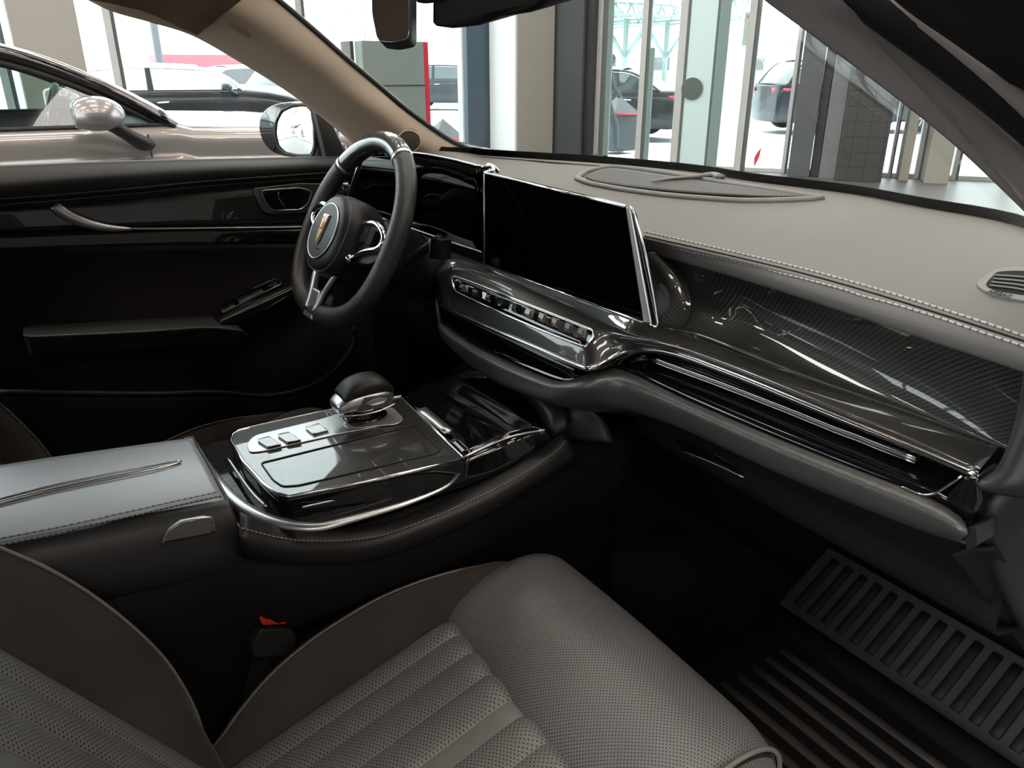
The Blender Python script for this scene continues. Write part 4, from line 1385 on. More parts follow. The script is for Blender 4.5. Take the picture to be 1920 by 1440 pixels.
mc = P(548, 245, x=-0.99)
fp = [onm(u, v, mc, fn) for u, v in mo]
cen_ = sum(fp, V((0, 0, 0))) / len(fp)
fpr = resample(fp, 40, True)
secs = [[cen_ + (p - cen_) * s - fn * d for p in fpr] for s, d in ((0.97, -0.003), (1.0, 0.004), (1.0, 0.03), (0.93, 0.065), (0.75, 0.09), (0.4, 0.105))]
rings('housing', secs, M['car_blue'], dm, k=4, linear=False)
mg = [(516, 252), (518, 228), (528, 208), (548, 198), (575, 196), (584, 206), (590, 240), (591, 275), (586, 292), (560, 293), (535, 288), (521, 275)]
gpn = roundpoly([onm(u, v, mc + fn * 0.005, fn) for u, v in mg], 0.006)
gpr = resample(gpn, 40, True)
gc = sum(gpr, V((0, 0, 0))) / len(gpr)
rings('mirror_glass', [[gc + (p - gc) * s_ + fn * (0.0040 * (1 - s_ * s_)) for p in gpr] for s_ in (1.0, 0.8, 0.6, 0.4, 0.2, 0.02)], M['mirror'], dm, k=2, linear=False)
sweep('glass_rim', gpn, circ(0.003, 6), M['black'], dm, closed=True)
slab('mirror_foot', shift([P(590, 275, x=-0.84), P(615, 270, x=-0.84), P(625, 297, x=-0.84), P(585, 300, x=-0.84)], (-0.01, 0.05, 0)), V((-0.09, 0, 0)), M['car_blue'], dm, 0.01)

# ================================================================== pillars and roof lining
PA0 = L([(330, -130), (420, -62), (505, -2), (570, 52), (640, 113), (700, 163), (760, 213), (830, 262), (862, 278), (892, 292)], x=[-0.55, -0.575, -0.60, -0.615, -0.63, -0.645, -0.655, -0.672, -0.68, -0.685])
PA2 = L([(60, -90), (130, -40), (210, 4), (290, 28), (370, 54), (460, 105), (530, 148), (590, 191), (640, 231), (690, 275), (725, 300)], x=[-0.68, -0.68, -0.69, -0.69, -0.70, -0.71, -0.715, -0.72, -0.725, -0.73, -0.735])
p0, p2 = resample(PA0, 40), resample(PA2, 40)
p1 = [a.lerp(b, 0.42) + V((0.030, -0.018, 0.0)) for a, b in zip(p0, p2)]
pin = shift(p0, (-0.02, 0.03, 0.0))
pout = shift(p2, (-0.03, -0.005, -0.01))
pl = loft('pillar_trim', [pin, p0, p1, p2, pout], M['beige'], None, nu=60, k=7, thick=0.004)
pl.name = 'trim_3'
structure(pl)
pb = bvh(pl)
s = on(pb, [(425, -2), (414, 22), (398, 40), (372, 56)], 0.0006)
sweep('trim_gap', s, circ(0.0014, 6), M['black'], pl)
# embossed airbag mark on the pillar
e_ = roundpoly(on(pb, [(433, 39), (473, 63), (468, 70), (429, 47)], 0.0006, 1), 0.003)
sweep('airbag_outline', e_, circ(0.0006, 6), M['emboss'], pl, closed=True)
h, n = hit(pb, 451, 54.5, 0.0006)
hx, _ = hit(pb, 461, 60.5, 0.0006)
hy_, _ = hit(pb, 454, 47, 0.0006)
text('airbag_mark', 'AIRBAG', h, hx - h, hy_ - h, 0.0105, M['emboss'], pl, 0.0002)
# black edge between pillar and windscreen
edge_seal = sweep('pillar_seal', shift(PA0, (-0.001, 0.010, 0.004)), circ(0.006, 8), M['black'], pl, n=50)
# tweeter
h, n = hit(pb, 766, 262, 0.002)
tw = thing('tweeter_speaker', 'small round bronze speaker grille on the beige pillar behind the steering wheel', 'speaker', h)
tn = (n + V((0.35, -0.25, 0.0))).normalized()
tcen = h + tn * 0.004
ux = V((0, 0, 1)).cross(tn).normalized()
uy = tn.cross(ux)
rr = 0.0265
disc('tweeter_body', tcen, tn, rr, 0.02, M['dark_metal'], tw, bevel=0.002)
gv, guv = [], []
tws = []
for k_, (r_, d_) in enumerate(((0.0245, 0.0005), (0.019, 0.002), (0.011, 0.003), (0.001, 0.0034))):
    tws.append([tcen + (ux * math.cos(2 * math.pi * i / 36) + uy * math.sin(2 * math.pi * i / 36)) * r_ + tn * d_ for i in range(36)])
rings('mesh', tws, M['tweeter'], tw, caps=False, k=3)
sweep('tweeter_rim', [tcen + (ux * math.cos(t) + uy * math.sin(t)) * 0.0262 for t in [2 * math.pi * i / 40 for i in range(40)]], circ(0.0018, 6), M['beige'], tw, closed=True, up=tn)

# right hand pillar (the open passenger door side) with seals
# inner edge along the windscreen, ridge, seal and outer body flange
ri = L([(1340, -70), (1441, 0), (1568, 93), (1684, 180), (1801, 276), (1915, 385), (1990, 460)], x=[0.575, 0.60, 0.625, 0.65, 0.672, 0.695, 0.71])
rm = L([(1430, -70), (1512, 0), (1640, 95), (1765, 196), (1880, 298), (1960, 375), (2030, 450)], x=[0.60, 0.62, 0.645, 0.67, 0.69, 0.71, 0.72])
rr_ = L([(1480, -70), (1556, 0), (1680, 92), (1800, 185), (1920, 287), (2000, 360), (2070, 430)], x=[0.62, 0.64, 0.662, 0.685, 0.705, 0.722, 0.735])
ro = L([(1520, -70), (1606, 0), (1725, 89), (1860, 211), (1935, 280), (2020, 355), (2100, 425)], x=[0.64, 0.665, 0.69, 0.71, 0.725, 0.74, 0.75])
for r_, t_ in ((ri, (0.545, 0.27, 1.618)), (rm, (0.56, 0.25, 1.612)), (rr_, (0.585, 0.23, 1.605)), (ro, (0.615, 0.22, 1.60))):
    r_.insert(0, V(t_))
rin = shift(ri, (0.015, 0.03, 0.0))
rout = shift(ro, (0.02, 0.02, 0.01))
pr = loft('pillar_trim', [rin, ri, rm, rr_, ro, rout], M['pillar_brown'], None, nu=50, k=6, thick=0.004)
pr.name = 'trim_4'
structure(pr)
seal = thing('door_seal', 'black rubber door seal along the passenger side windscreen pillar', 'seal', P(1800, 120, x=0.72))
sa = L([(1560, -70), (1632, 0), (1760, 95), (1885, 195), (1990, 290)], x=[0.66, 0.68, 0.70, 0.72, 0.735])
sa.insert(0, V((0.64, 0.20, 1.60)))
sweep('seal_tube', sa, circ(0.013, 10), M['rubber'], seal, n=30)
sb = L([(1580, -70), (1668, 0), (1790, 90), (1910, 190), (2010, 290)], x=[0.67, 0.69, 0.71, 0.73, 0.745])
sb.insert(0, V((0.655, 0.19, 1.59)))
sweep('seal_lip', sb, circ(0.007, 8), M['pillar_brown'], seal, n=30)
of = [L(q, x=xx) for q, xx in (([(1600, -90), (1690, 0), (1800, 80), (1920, 170), (2040, 280)], 0.73), ([(1660, -90), (1740, 0), (1830, 60), (1930, 130), (2060, 240)], 0.745), ([(1720, -90), (1780, -20), (1880, 30), (1960, 80), (2100, 190)], 0.77), ([(1850, -140), (1920, -90), (2000, -40), (2100, 20), (2200, 120)], 0.80))]
fo = loft('outer_flange', of, M['rubber'], seal, nu=30, k=4, thick=0.006)

# side piece of the body at the passenger's footwell
kp0 = L([(1925, 845), (1890, 870), (1858, 915), (1842, 965), (1845, 1010), (1862, 1060), (1890, 1120), (1925, 1180)], x=0.742)
kp1 = shift(kp0, (0.012, -0.012, 0.0))
kp2 = L([(2000, 850), (1960, 890), (1935, 930), (1925, 970), (1925, 1010), (1938, 1060), (1965, 1110), (2000, 1160)], x=0.775)
kp00 = shift(kp0, (0.004, 0.04, 0))
ks = loft('side_trim', [kp00, kp0, kp1, kp2], M['leather_smooth'], None, nu=40, k=5, thick=0.004)
ks.name = 'trim_5'
structure(ks)
k2a = L([(1785, 1040), (1815, 1080), (1850, 1130), (1925, 1225)], x=0.735)
k2b = L([(1812, 1030), (1838, 1060), (1870, 1105), (1940, 1200)], x=0.742)
k2c = shift(k2b, (0.02, 0.01, 0.01))
kk = loft('kick_panel', [k2a, k2b, k2c], M['black_soft'], None, nu=20, k=4, thick=0.004)
kk.name = 'trim_6'
structure(kk)
# door opening sill of the passenger side
sl_ = slab('sill_trim', [V((0.72, -1.5, 0.36)), V((0.72, 1.2, 0.36)), V((0.72, 1.2, 0.395)), V((0.72, -1.5, 0.395))], V((0.12, 0, 0)), M['black'], None, 0.02)
sl_.name = 'trim_7'
structure(sl_)

# roof lining
rf = []
for y, z, h_ in ((0.36, 1.618, 0.57), (0.2, 1.645, 0.60), (-0.2, 1.67, 0.62), (-0.8, 1.67, 0.62), (-1.7, 1.62, 0.60)):
    rf.append([V((-h_ - 0.06, y, z - 0.07)), V((-h_, y, z - 0.015)), V((-0.3, y, z + 0.008)), V((0, y, z + 0.012)), V((0.3, y, z + 0.008)), V((h_, y, z - 0.015)), V((h_ + 0.05, y, z - 0.05))])
rf[0] = [P(372, 56, x=-0.64), P(425, -2, x=-0.58), V((-0.3, 0.42, 1.622)), V((0, 0.45, 1.63)), V((0.3, 0.42, 1.622)), V((0.545, 0.30, 1.612)), V((0.60, 0.24, 1.585))]
rl = loft('roof_lining', rf, M['lining'], None, nu=30, k=4, thick=0.03, off=1)
rl.name = 'trim_8'
structure(rl)
# left side shell behind the driver's door glass, rear wall
rw = slab('rear_wall', [V((-0.78, -1.7, 0.36)), V((0.78, -1.7, 0.36)), V((0.62, -1.7, 1.60)), V((-0.62, -1.7, 1.60))], V((0, -0.05, 0)), M['black'])
rw.name = 'trim_9'
structure(rw)
kl = slab('left_kick_panel', [V((-0.765, 0.55, 0.36)), V((-0.765, 1.45, 0.36)), V((-0.765, 1.45, 1.22)), V((-0.765, 0.55, 1.16))], V((-0.05, 0, 0)), M['black_soft'])
kl.name = 'trim_12'
structure(kl)
kr_ = slab('right_kick_panel', [V((0.77, 1.16, 0.36)), V((0.77, 1.45, 0.36)), V((0.77, 1.45, 1.22)), V((0.77, 1.0, 1.16))], V((0.05, 0, 0)), M['black_soft'])
kr_.name = 'trim_13'
structure(kr_)
lb_ = slab('left_rear_side', [V((-0.80, -1.7, 0.36)), V((-0.80, -0.22, 0.36)), V((-0.80, -0.22, 1.28)), V((-0.80, -1.7, 1.28))], V((-0.04, 0, 0)), M['black'])
lb_.name = 'trim_10'
structure(lb_)
bp_ = slab('centre_pillar', [V((-0.79, -0.36, 1.28)), V((-0.79, -0.16, 1.28)), V((-0.69, -0.22, 1.62)), V((-0.69, -0.40, 1.62))], V((-0.04, 0, 0)), M['beige'])
bp_.name = 'trim_11'
structure(bp_)
# outer skin of the car: bonnet and front wings
bon = []
for y, z, h_ in ((1.02, 1.215, 0.74), (1.16, 1.235, 0.80), (1.4, 1.215, 0.84), (1.8, 1.15, 0.86), (2.25, 1.02, 0.84), (2.4, 0.85, 0.80), (2.42, 0.45, 0.78)):
    bon.append([V((-h_ - 0.08, y, 0.45)), V((-h_ - 0.06, y, z - 0.16)), V((-h_, y, z - 0.05)), V((-0.4, y + (0.06 if y < 1.1 else 0), z - 0.005)), V((0, y + (0.1 if y < 1.1 else 0), z)), V((0.4, y + (0.06 if y < 1.1 else 0), z - 0.005)), V((h_, y, z - 0.05)), V((h_ + 0.06, y, z - 0.16)), V((h_ + 0.08, y, 0.45))])
hood = thing('car_bonnet', 'dark blue bonnet of the car beyond the windscreen', 'bonnet', (0, 1.6, 1.0))
loft('bonnet_panel', bon, M['car_blue'], hood, nu=40, k=4, thick=0.01)

# ================================================================== inside mirror
rv = thing('rear_view_mirror', 'black framed inside mirror hanging under the windscreen at the top', 'mirror', P(760, 20, x=0.0))
ma = [(699, -30), (697, 20), (703, 60), (712, 80), (735, 83), (768, 78), (790, 70), (801, 55), (801, -30)]
nf = V((-0.62, -0.78, -0.06)).normalized()
mcc = P(735, 40, x=0.0)
fa = [onm(u, v, mcc, V((0.75, -0.62, 0.26)).normalized()) for u, v in ((694, -60), (696, 25), (704, 66), (713, 80), (740, 83), (768, 77), (772, 68), (772, -60))]
nn_ = V((0.75, -0.62, 0.26)).normalized()
slab('housing', roundpoly(fa, 0.006), -nn_ * 0.030, M['black'], rv, 0.006)
ga = [onm(u, v, mcc + nn_ * 0.0015, nn_) for u, v in ((698, -60), (699, 30), (707, 72), (716, 78), (740, 79), (764, 73), (767, 60), (767, -60))]
slab('mirror_glass', roundpoly(ga, 0.004), -nn_ * 0.002, M['mirror'], rv, 0.0005)
mb = [P(808, -40, y=0.56), P(806, 40, y=0.56), P(812, 52, y=0.565), P(840, 56, y=0.57), P(890, 50, y=0.58), P(930, 34, y=0.59), P(985, 26, y=0.60), P(1010, 16, y=0.60), P(1024, -5, y=0.60), P(1030, -40, y=0.60)]
slab('sensor_cover', mb, V((0, 0.08, 0.02)), M['black_soft'], rv, 0.012)
slab('mirror_arm', [P(775, 10, y=0.53), P(825, 5, y=0.56), P(825, -30, y=0.56), P(775, -30, y=0.53)], V((0, 0.03, 0.005)), M['black'], rv, 0.006)

# ================================================================== showroom
M['floor_tile'] = tiles('floor stoneware', (0.15, 0.145, 0.14), (0.08, 0.078, 0.075), 0.8, 0.006, 0.42)
M['wall_dark'] = mat('dark showroom wall', (0.10, 0.09, 0.085), 0.8)
M['wall_paint'] = mat('warm wall paint', (0.50, 0.44, 0.39), 0.85)
M['ceiling'] = mat('ceiling paint', (0.14, 0.135, 0.13), 0.9)
M['frame'] = mat('window frame aluminium', (0.55, 0.54, 0.54), 0.4)
M['frame_dark'] = mat('dark window frame', (0.10, 0.12, 0.115), 0.45)
M['facade_glass'] = pane('facade glass', (0.95, 0.975, 0.965), 0.5)
M['column_beige'] = mat('beige column plaster', (0.36, 0.335, 0.30), 0.9)
M['panel_blue'] = mat('blue grey panel', (0.062, 0.096, 0.13), 0.6)
M['panel_dark'] = mat('dark grey panel', (0.036, 0.043, 0.045), 0.5)
M['panel_light'] = mat('pale grey panel', (0.17, 0.178, 0.185), 0.6)
M['panel_mid'] = mat('mid grey panel', (0.095, 0.10, 0.107), 0.5)
M['wall_tile'] = tiles('dark wall tile', (0.050, 0.049, 0.047), (0.012, 0.012, 0.012), 0.2, 0.008, 0.35, 0.6)
M['board'] = mat('grey green board', (0.22, 0.26, 0.245), 0.6)
M['board_dark'] = mat('dark board edge', (0.06, 0.06, 0.058), 0.5)
M['red_sign'] = mat('red sign', (0.70, 0.035, 0.06), 0.45)
M['lamp'] = mat('warm lamp', (1, 0.8, 0.6), 0.5, emit=(1.0, 0.62, 0.36), es=45.0)
M['led'] = mat('light panel', (1, 1, 1), 0.5, emit=(1.0, 0.93, 0.87), es=4.8)  # glow of the panels added to fill the room with light
M['snow'] = mat('snow', (0.86, 0.90, 0.94), 0.9, bump=('noise', 1.2, 0.6, 0.2))
M['steel'] = mat('canopy steel', (0.22, 0.30, 0.285), 0.6)
M['canopy'] = mat('canopy sheet', (0.45, 0.58, 0.55), 0.6)

FX, CZ = -11.0, 9.0
# right hand facade: a plane turned against the first one
HD, RD = V((-0.848, 0.530, 0)), V((0.530, 0.848, 0))
QA = CAM + HD * 13.3 + RD * 0.6
QB = CAM + HD * 11.5 + RD * 5.47
FD = V((QB.x - QA.x, QB.y - QA.y, 0)).normalized()
FN = V((FD.y, -FD.x, 0))                      # towards the inside


def fq(u, off=0.0, z=0.0):
    d = HD + RD * ((u - 960) / 1556.0)
    q = V((QA.x, QA.y, 0)) + FN * off
    t = (q - V((CAM.x, CAM.y, 0))).dot(FN) / d.dot(FN)
    r = V((CAM.x, CAM.y, 0)) + d * t
    r.z = z
    return r


def fbox(name, u0, u1, off, th, z0, z1, m, parent=None, bevel=0.005):
    a, b = fq(u0, off), fq(u1, off)
    return slab(name, [V((a.x, a.y, z0)), V((b.x, b.y, z0)), V((b.x, b.y, z1)), V((a.x, a.y, z1))], -FN * th, M[m] if isinstance(m, str) else m, parent, bevel)


def fline(x):
    return QA.y + (x - QA.x) * FD.y / FD.x


YC = fline(FX - 0.2)
YR = fline(10)
fl2 = slab('floor', [V((FX - 0.2, -14, 0)), V((10, -14, 0)), V((10, YR, 0)), V((FX - 0.2, YC, 0))], V((0, 0, -0.15)), M['floor_tile'])
structure(fl2)
ce = slab('ceiling', [V((FX - 0.2, -14, CZ)), V((10, -14, CZ)), V((10, YR, CZ)), V((FX - 0.2, YC, CZ))], V((0, 0, 0.2)), M['ceiling'])
structure(ce)
for nm, pts, dp in (('wall_right', [(10, -14), (10, YR)], (0.2, 0, 0)),):
    (x0, y0), (x1, y1) = pts
    structure(slab(nm, [V((x0, y0, 0)), V((x1, y1, 0)), V((x1, y1, CZ)), V((x0, y0, CZ))], V(dp), M['wall_dark']))


def Y(u, x=FX):
    return P(u, 130, x=x).y


# glazed facade: mullions, transoms, panes
mull_u = [5, 216, 567, 866]
ms = [(Y(u), 0.16 if u in (216, 567, 866, 5) else 0.15) for u in mull_u]
pre = [(-13.9, 0.16), (-11.0, 0.16), (-8.2, 0.16), (-5.4, 0.16), (-2.6, 0.16)]
post = [(YC - 0.1, 0.16)]
allm = pre + ms + post
fac = 1
for (ya, wa), (yb, wb) in zip(allm, allm[1:]):
    f = box('window_%d' % (fac + 1), (FX, ya, CZ / 2), (0.16, wa * 0.55, CZ - 0.02), M['frame'], None, 0.006)
    structure(f)
    box('dark_edge', (FX - 0.01, ya + wa * 0.42, CZ / 2), (0.14, wa * 0.3, CZ - 0.02), M['frame_dark'], f)
    box('bottom_rail', (FX, (ya + yb) / 2, 0.035), (0.12, yb - ya - wa * 0.5, 0.07), M['frame'], f)
    box('top_rail', (FX, (ya + yb) / 2, 3.25), (0.10, yb - ya - wa * 0.5, 0.10), M['frame'], f)
    g = box('glass', (FX - 0.03, (ya + yb) / 2, CZ / 2 + 0.02), (0.006, yb - ya - wa * 0.4, CZ - 0.06), M['facade_glass'], f)
    fac += 1


def column(name, uL, uM, uR, x, m, z1=CZ - 0.01, label=None, cat=None, z0=0.0):
    y0, y1 = Y(uM, x), Y(uR, x)
    xf = P(uL, 130, y=y0).x if uL is not None else x - 0.5
    o = box(name, ((x + xf) / 2, (y0 + y1) / 2, (z0 + z1) / 2), (abs(x - xf), abs(y1 - y0), z1 - z0), M[m], None, 0.01)
    if label:
        setp(o, label, cat)
    else:
        structure(o)
    return o


column('wall_column', None, 36, 163, -8.6, 'column_beige', label='wide beige showroom column behind the neighbouring sedan', cat='column')
column('wall_column', 922, 970, 1039, -9.4, 'column_beige', label='square beige column right of the tall white panel', cat='column')
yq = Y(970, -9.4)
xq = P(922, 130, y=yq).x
wp = box('wall_cladding', ((-9.4 + xq) / 2, yq - 0.022, CZ / 2), (abs(xq + 9.4), 0.04, CZ - 0.02), mat('white panel', (0.80, 0.82, 0.82), 0.6), None, 0.004)  # column side lit by the window, that light put into a white colour
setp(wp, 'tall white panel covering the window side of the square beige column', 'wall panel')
column('wall_column', 868, 876, 928, -10.2, 'panel_blue', label='narrow blue grey column left of the square beige column', cat='column')

# glazed back wall
for k_ in range(20):
    xa, xb = FX + 1.05 * k_, FX + 1.05 * (k_ + 1)
    f = box('window_%d' % (fac + 1), (xa, -14, CZ / 2), (0.13, 0.16, CZ - 0.02), M['frame'], None, 0.006)
    structure(f)
    box('bottom_rail', ((xa + xb) / 2, -14, 0.035), (xb - xa - 0.1, 0.12, 0.07), M['frame_dark'], f)
    box('glass', ((xa + xb) / 2, -14.03, CZ / 2 + 0.02), (xb - xa - 0.08, 0.006, CZ - 0.06), M['facade_glass'], f)
    fac += 1
# right hand facade: frames and panes (u0, u1 of each frame)
fr_u = [(1112, 1136), (1199, 1216), (1268, 1284), (1347, 1352), (1394, 1416), (1488, 1500), (1700, 1708), (1752, 1766), (1826, 1840), (1935, 1950), (2120, 2140), (2500, 2540)]
ends = [b_ for _, b_ in fr_u]
for k_, (u0, u1) in enumerate(fr_u):
    f = fbox('window_%d' % (fac + 1), u0, u0 + (u1 - u0) * 0.62, 0.08, 0.16, 0.0, CZ - 0.01, 'frame')
    structure(f)
    fbox('dark_edge', u0 + (u1 - u0) * 0.62, u1, 0.06, 0.12, 0.0, CZ - 0.01, 'frame_dark', f)
    if k_ + 1 < len(fr_u):
        n0 = fr_u[k_ + 1][0]
        fbox('glass', u1, n0, 0.0, 0.008, 0.05, CZ - 0.03, 'facade_glass', f, 0)
        fbox('bottom_rail', u1, n0, 0.05, 0.10, 0.0, 0.06, 'frame', f)
        fbox('top_rail', u1, n0, 0.05, 0.10, 2.50, 2.62, 'frame_dark', f)
    fac += 1
# sliding entrance leaf, its dark stiles and pale pane
df = fbox('door_1', 1268, 1282, 0.22, 0.05, 0.0, 2.5, 'frame')
structure(df)
fbox('door_stile', 1282, 1287, 0.22, 0.05, 0.0, 2.5, 'frame_dark', df)
fbox('door_stile', 1336, 1340, 0.22, 0.05, 0.0, 2.5, 'frame_dark', df)
fbox('door_stile', 1340, 1360, 0.22, 0.05, 0.0, 2.5, 'steel', df)
fbox('door_header', 1268, 1360, 0.22, 0.06, 2.5, 2.62, 'frame', df)
fbox('door_pane', 1287, 1336, 0.21, 0.01, 0.02, 2.5, mat('frosted pane', (0.66, 0.80, 0.82), 0.35), df, 0)
df2 = fbox('door_2', 1136, 1146, 0.10, 0.05, 0.0, 2.5, 'steel')
structure(df2)
fbox('door_stile', 1216, 1225, 0.10, 0.05, 0.0, 1.75, 'steel', df2)


def fcol(name, u0, u1, off, m, label, cat='column', z1=CZ - 0.01):
    return setp(fbox(name, u0, u1, off, off + 0.05, 0.0, z1, m, None, 0.01), label, cat)


fcol('wall_column', 1033, 1092, 0.45, 'panel_dark', 'wide dark grey column right of the square beige column')
fcol('wall_column', 1093, 1111, 0.30, 'black', 'narrow black column at the left edge of the entrance glass')
fcol('wall_column', 1502, 1545, 0.50, 'panel_mid', 'grey column beside the right end of the glass doors')
fcol('wall_column', 1546, 1563, 0.40, 'panel_dark', 'thin dark column between two grey columns near the tiled block')
fcol('wall_column', 1564, 1596, 0.55, 'panel_light', 'pale grey column at left edge of the tiled block')
fcol('tiled_block', 1597, 1689, 0.70, 'wall_tile', 'dark square tiled wall block seen low through the windscreen', 'wall block')
fcol('wall_column', 1722, 1742, 0.40, 'column_beige', 'slim beige column right of the tiled block')
fcol('wall_column', 1774, 1822, 0.60, 'column_beige', 'broad pale column furthest right in the windscreen')

# standing display board with red flank
bd = thing('display_board', 'tall grey green display board with red side strip beyond the left windscreen pillar', 'board', (-7.0, Y(740, -7.0), 0))
yb0, yb1, ybd = Y(681, -7.0), Y(796, -7.0), Y(806, -7.0)
zt = P(740, 77, x=-7.0).z
box('panel', (-7.1, (yb0 + yb1) / 2, zt / 2 + 0.01), (0.2, yb1 - yb0, zt - 0.02), M['board'], bd, 0.01)
xs = P(650, 130, y=yb0).x
box('side_panel', ((xs - 7.2) / 2 - 0.02, yb0 - 0.02, zt / 2 + 0.005), (abs(xs + 7.2) , 0.04, zt - 0.01), M['board_dark'], bd, 0.005)
box('red_strip', (-7.12, (yb1 + ybd) / 2 + 0.01, zt / 2 + 0.25), (0.16, ybd - yb1, zt - 0.5), M['red_sign'], bd, 0.005)
zj = P(740, 160, x=-7.0).z
box('panel_joint', (-6.996, (yb0 + yb1) / 2, zj), (0.012, yb1 - yb0 - 0.02, 0.010), M['board_dark'], bd)

# small pyramid shaped stands in front of the glass
for (u, v), lb in (((830, 222), 'dark pyramid topped stand near the red edged board'), ((1163, 216), 'dark pyramid topped stand outside behind the glass door')):
    p = P(u, v, x=-11.9) if u < 1000 else fq(u, -2.6, 1.0)
    t = thing('pyramid_stand', lb, 'stand', (p.x, p.y, 0))
    hh = p.z
    b = [V((p.x + a_, p.y + b_, hh - 0.36)) for a_, b_ in ((-0.3, -0.34), (0.3, -0.34), (0.3, 0.34), (-0.3, 0.34))]
    raw('pyramid_top', b + [V((p.x, p.y, hh))], [(0, 1, 4), (1, 2, 4), (2, 3, 4), (3, 0, 4), (3, 2, 1, 0)], M['panel_mid'], t, False)
    box('stand_body', (p.x, p.y, (hh - 0.36) / 2), (0.52, 0.6, hh - 0.36), M['panel_dark'], t, 0.01)
    sweep('red_line', [b[1] + V((0.0, 0.02, 0.03)), b[2] + V((0.0, -0.02, 0.03))], rectp(0.02, 0.03), M['red_sign'], t, smooth=False)

# round door sticker, paper notice, red pennant
p = fq(1300, 0.245)
p.z = 1.45 - (163 - 130) / 1556.0 * 12.6
setp(disc('door_sticker', p, FN, 0.155, 0.006, mat('dark film', (0.10, 0.12, 0.11), 0.5)), 'round dark sticker on the glass entrance door', 'sticker')
nt_ = fbox('paper_notice', 1386, 1408, 0.03, 0.004, 1.45 + 0.32, 1.45 + 0.76, mat('printed paper', (0.55, 0.66, 0.52), 0.7), None, 0)
setp(nt_, 'pale printed notice stuck on the glass at right of the entrance', 'notice')
fbox('heading', 1390, 1398, 0.033, 0.002, 1.45 + 0.68, 1.45 + 0.72, mat('pale red print', (0.6, 0.25, 0.22), 0.7), nt_, 0)
pq = [fq(u, 0.12, 1.45 - (v - 130) / 1556.0 * 12.2) for u, v in ((1435, 305), (1433, 288), (1438, 277), (1445, 268), (1443, 285), (1439, 296))]
rp_ = slab('red_pennant', pq, FN * 0.015, M['red_sign'])
setp(rp_, 'small red pennant low behind the dash at the glass front', 'pennant')

# ceiling lights: warm downlights and larger panels added as fill light
cnt = 0
dl = None
for ix in range(10):
    for iy in range(11):
        x, y = -9.8 + ix * 2.05, -12.5 + iy * 1.95
        if (ix + iy) % 2 == 0:
            if dl is None:
                dl = setp(disc('ceiling_downlight', (0, 0, 0), (0, 0, -1), 0.085, 0.02, M['lamp'], up=(0, 1, 0)), 'small warm round downlight in the showroom ceiling', 'ceiling light', 'downlights in the showroom ceiling')
                dl.location = (x, y, CZ - 0.04)
            else:
                c = dl.copy()
                COL.objects.link(c)
                c.location = (x, y, CZ - 0.04)
lp = None
for x in (-6, -1.5, 3, 7):
    for y in (-10, -5, 0, 5):
        if lp is None:
            lp = setp(box('ceiling_light', (0, 0, 0), (1.2, 2.4, 0.05), M['led'], None), 'wide light panel under the showroom ceiling', 'ceiling light', 'light panels under the ceiling')
            lp.location = (x, y, CZ - 0.10)
        else:
            c = lp.copy()
            COL.objects.link(c)
            c.location = (x, y, CZ - 0.10)

# ================================================================== outside
gr = slab('snow_ground', [V((-120, -90, -0.06)), V((60, -90, -0.06)), V((60, 120, -0.06)), V((-120, 120, -0.06))], V((0, 0, -0.2)), M['snow'])
gr.name = 'floor_outside'
structure(gr)

M['paint_black'] = mat('black car paint', (0.008, 0.009, 0.011), 0.3, coat=0.3)
M['paint_dark'] = mat('dark blue car paint', (0.012, 0.015, 0.02), 0.3, coat=0.3)
M['paint_white'] = mat('white car paint', (0.75, 0.78, 0.80), 0.3, coat=1.0)
M['paint_taupe'] = mat('taupe metallic car paint', (0.27, 0.25, 0.242), 0.35, 0.5, coat=1.0, coat_rough=0.04)
M['auto_glass'] = mat('dark car glass', (0.03, 0.045, 0.05), 0.05, coat=1.0)
M['clear_glass'] = pane('clear car glass', (0.62, 0.72, 0.69), 0.8)
M['tyre'] = mat('tyre rubber', (0.015, 0.015, 0.015), 0.8)
M['tail'] = mat('red tail lamp', (0.55, 0.01, 0.03), 0.25, coat=1.0)
M['head'] = mat('head lamp', (0.6, 0.62, 0.65), 0.15, 0.5, coat=1.0)


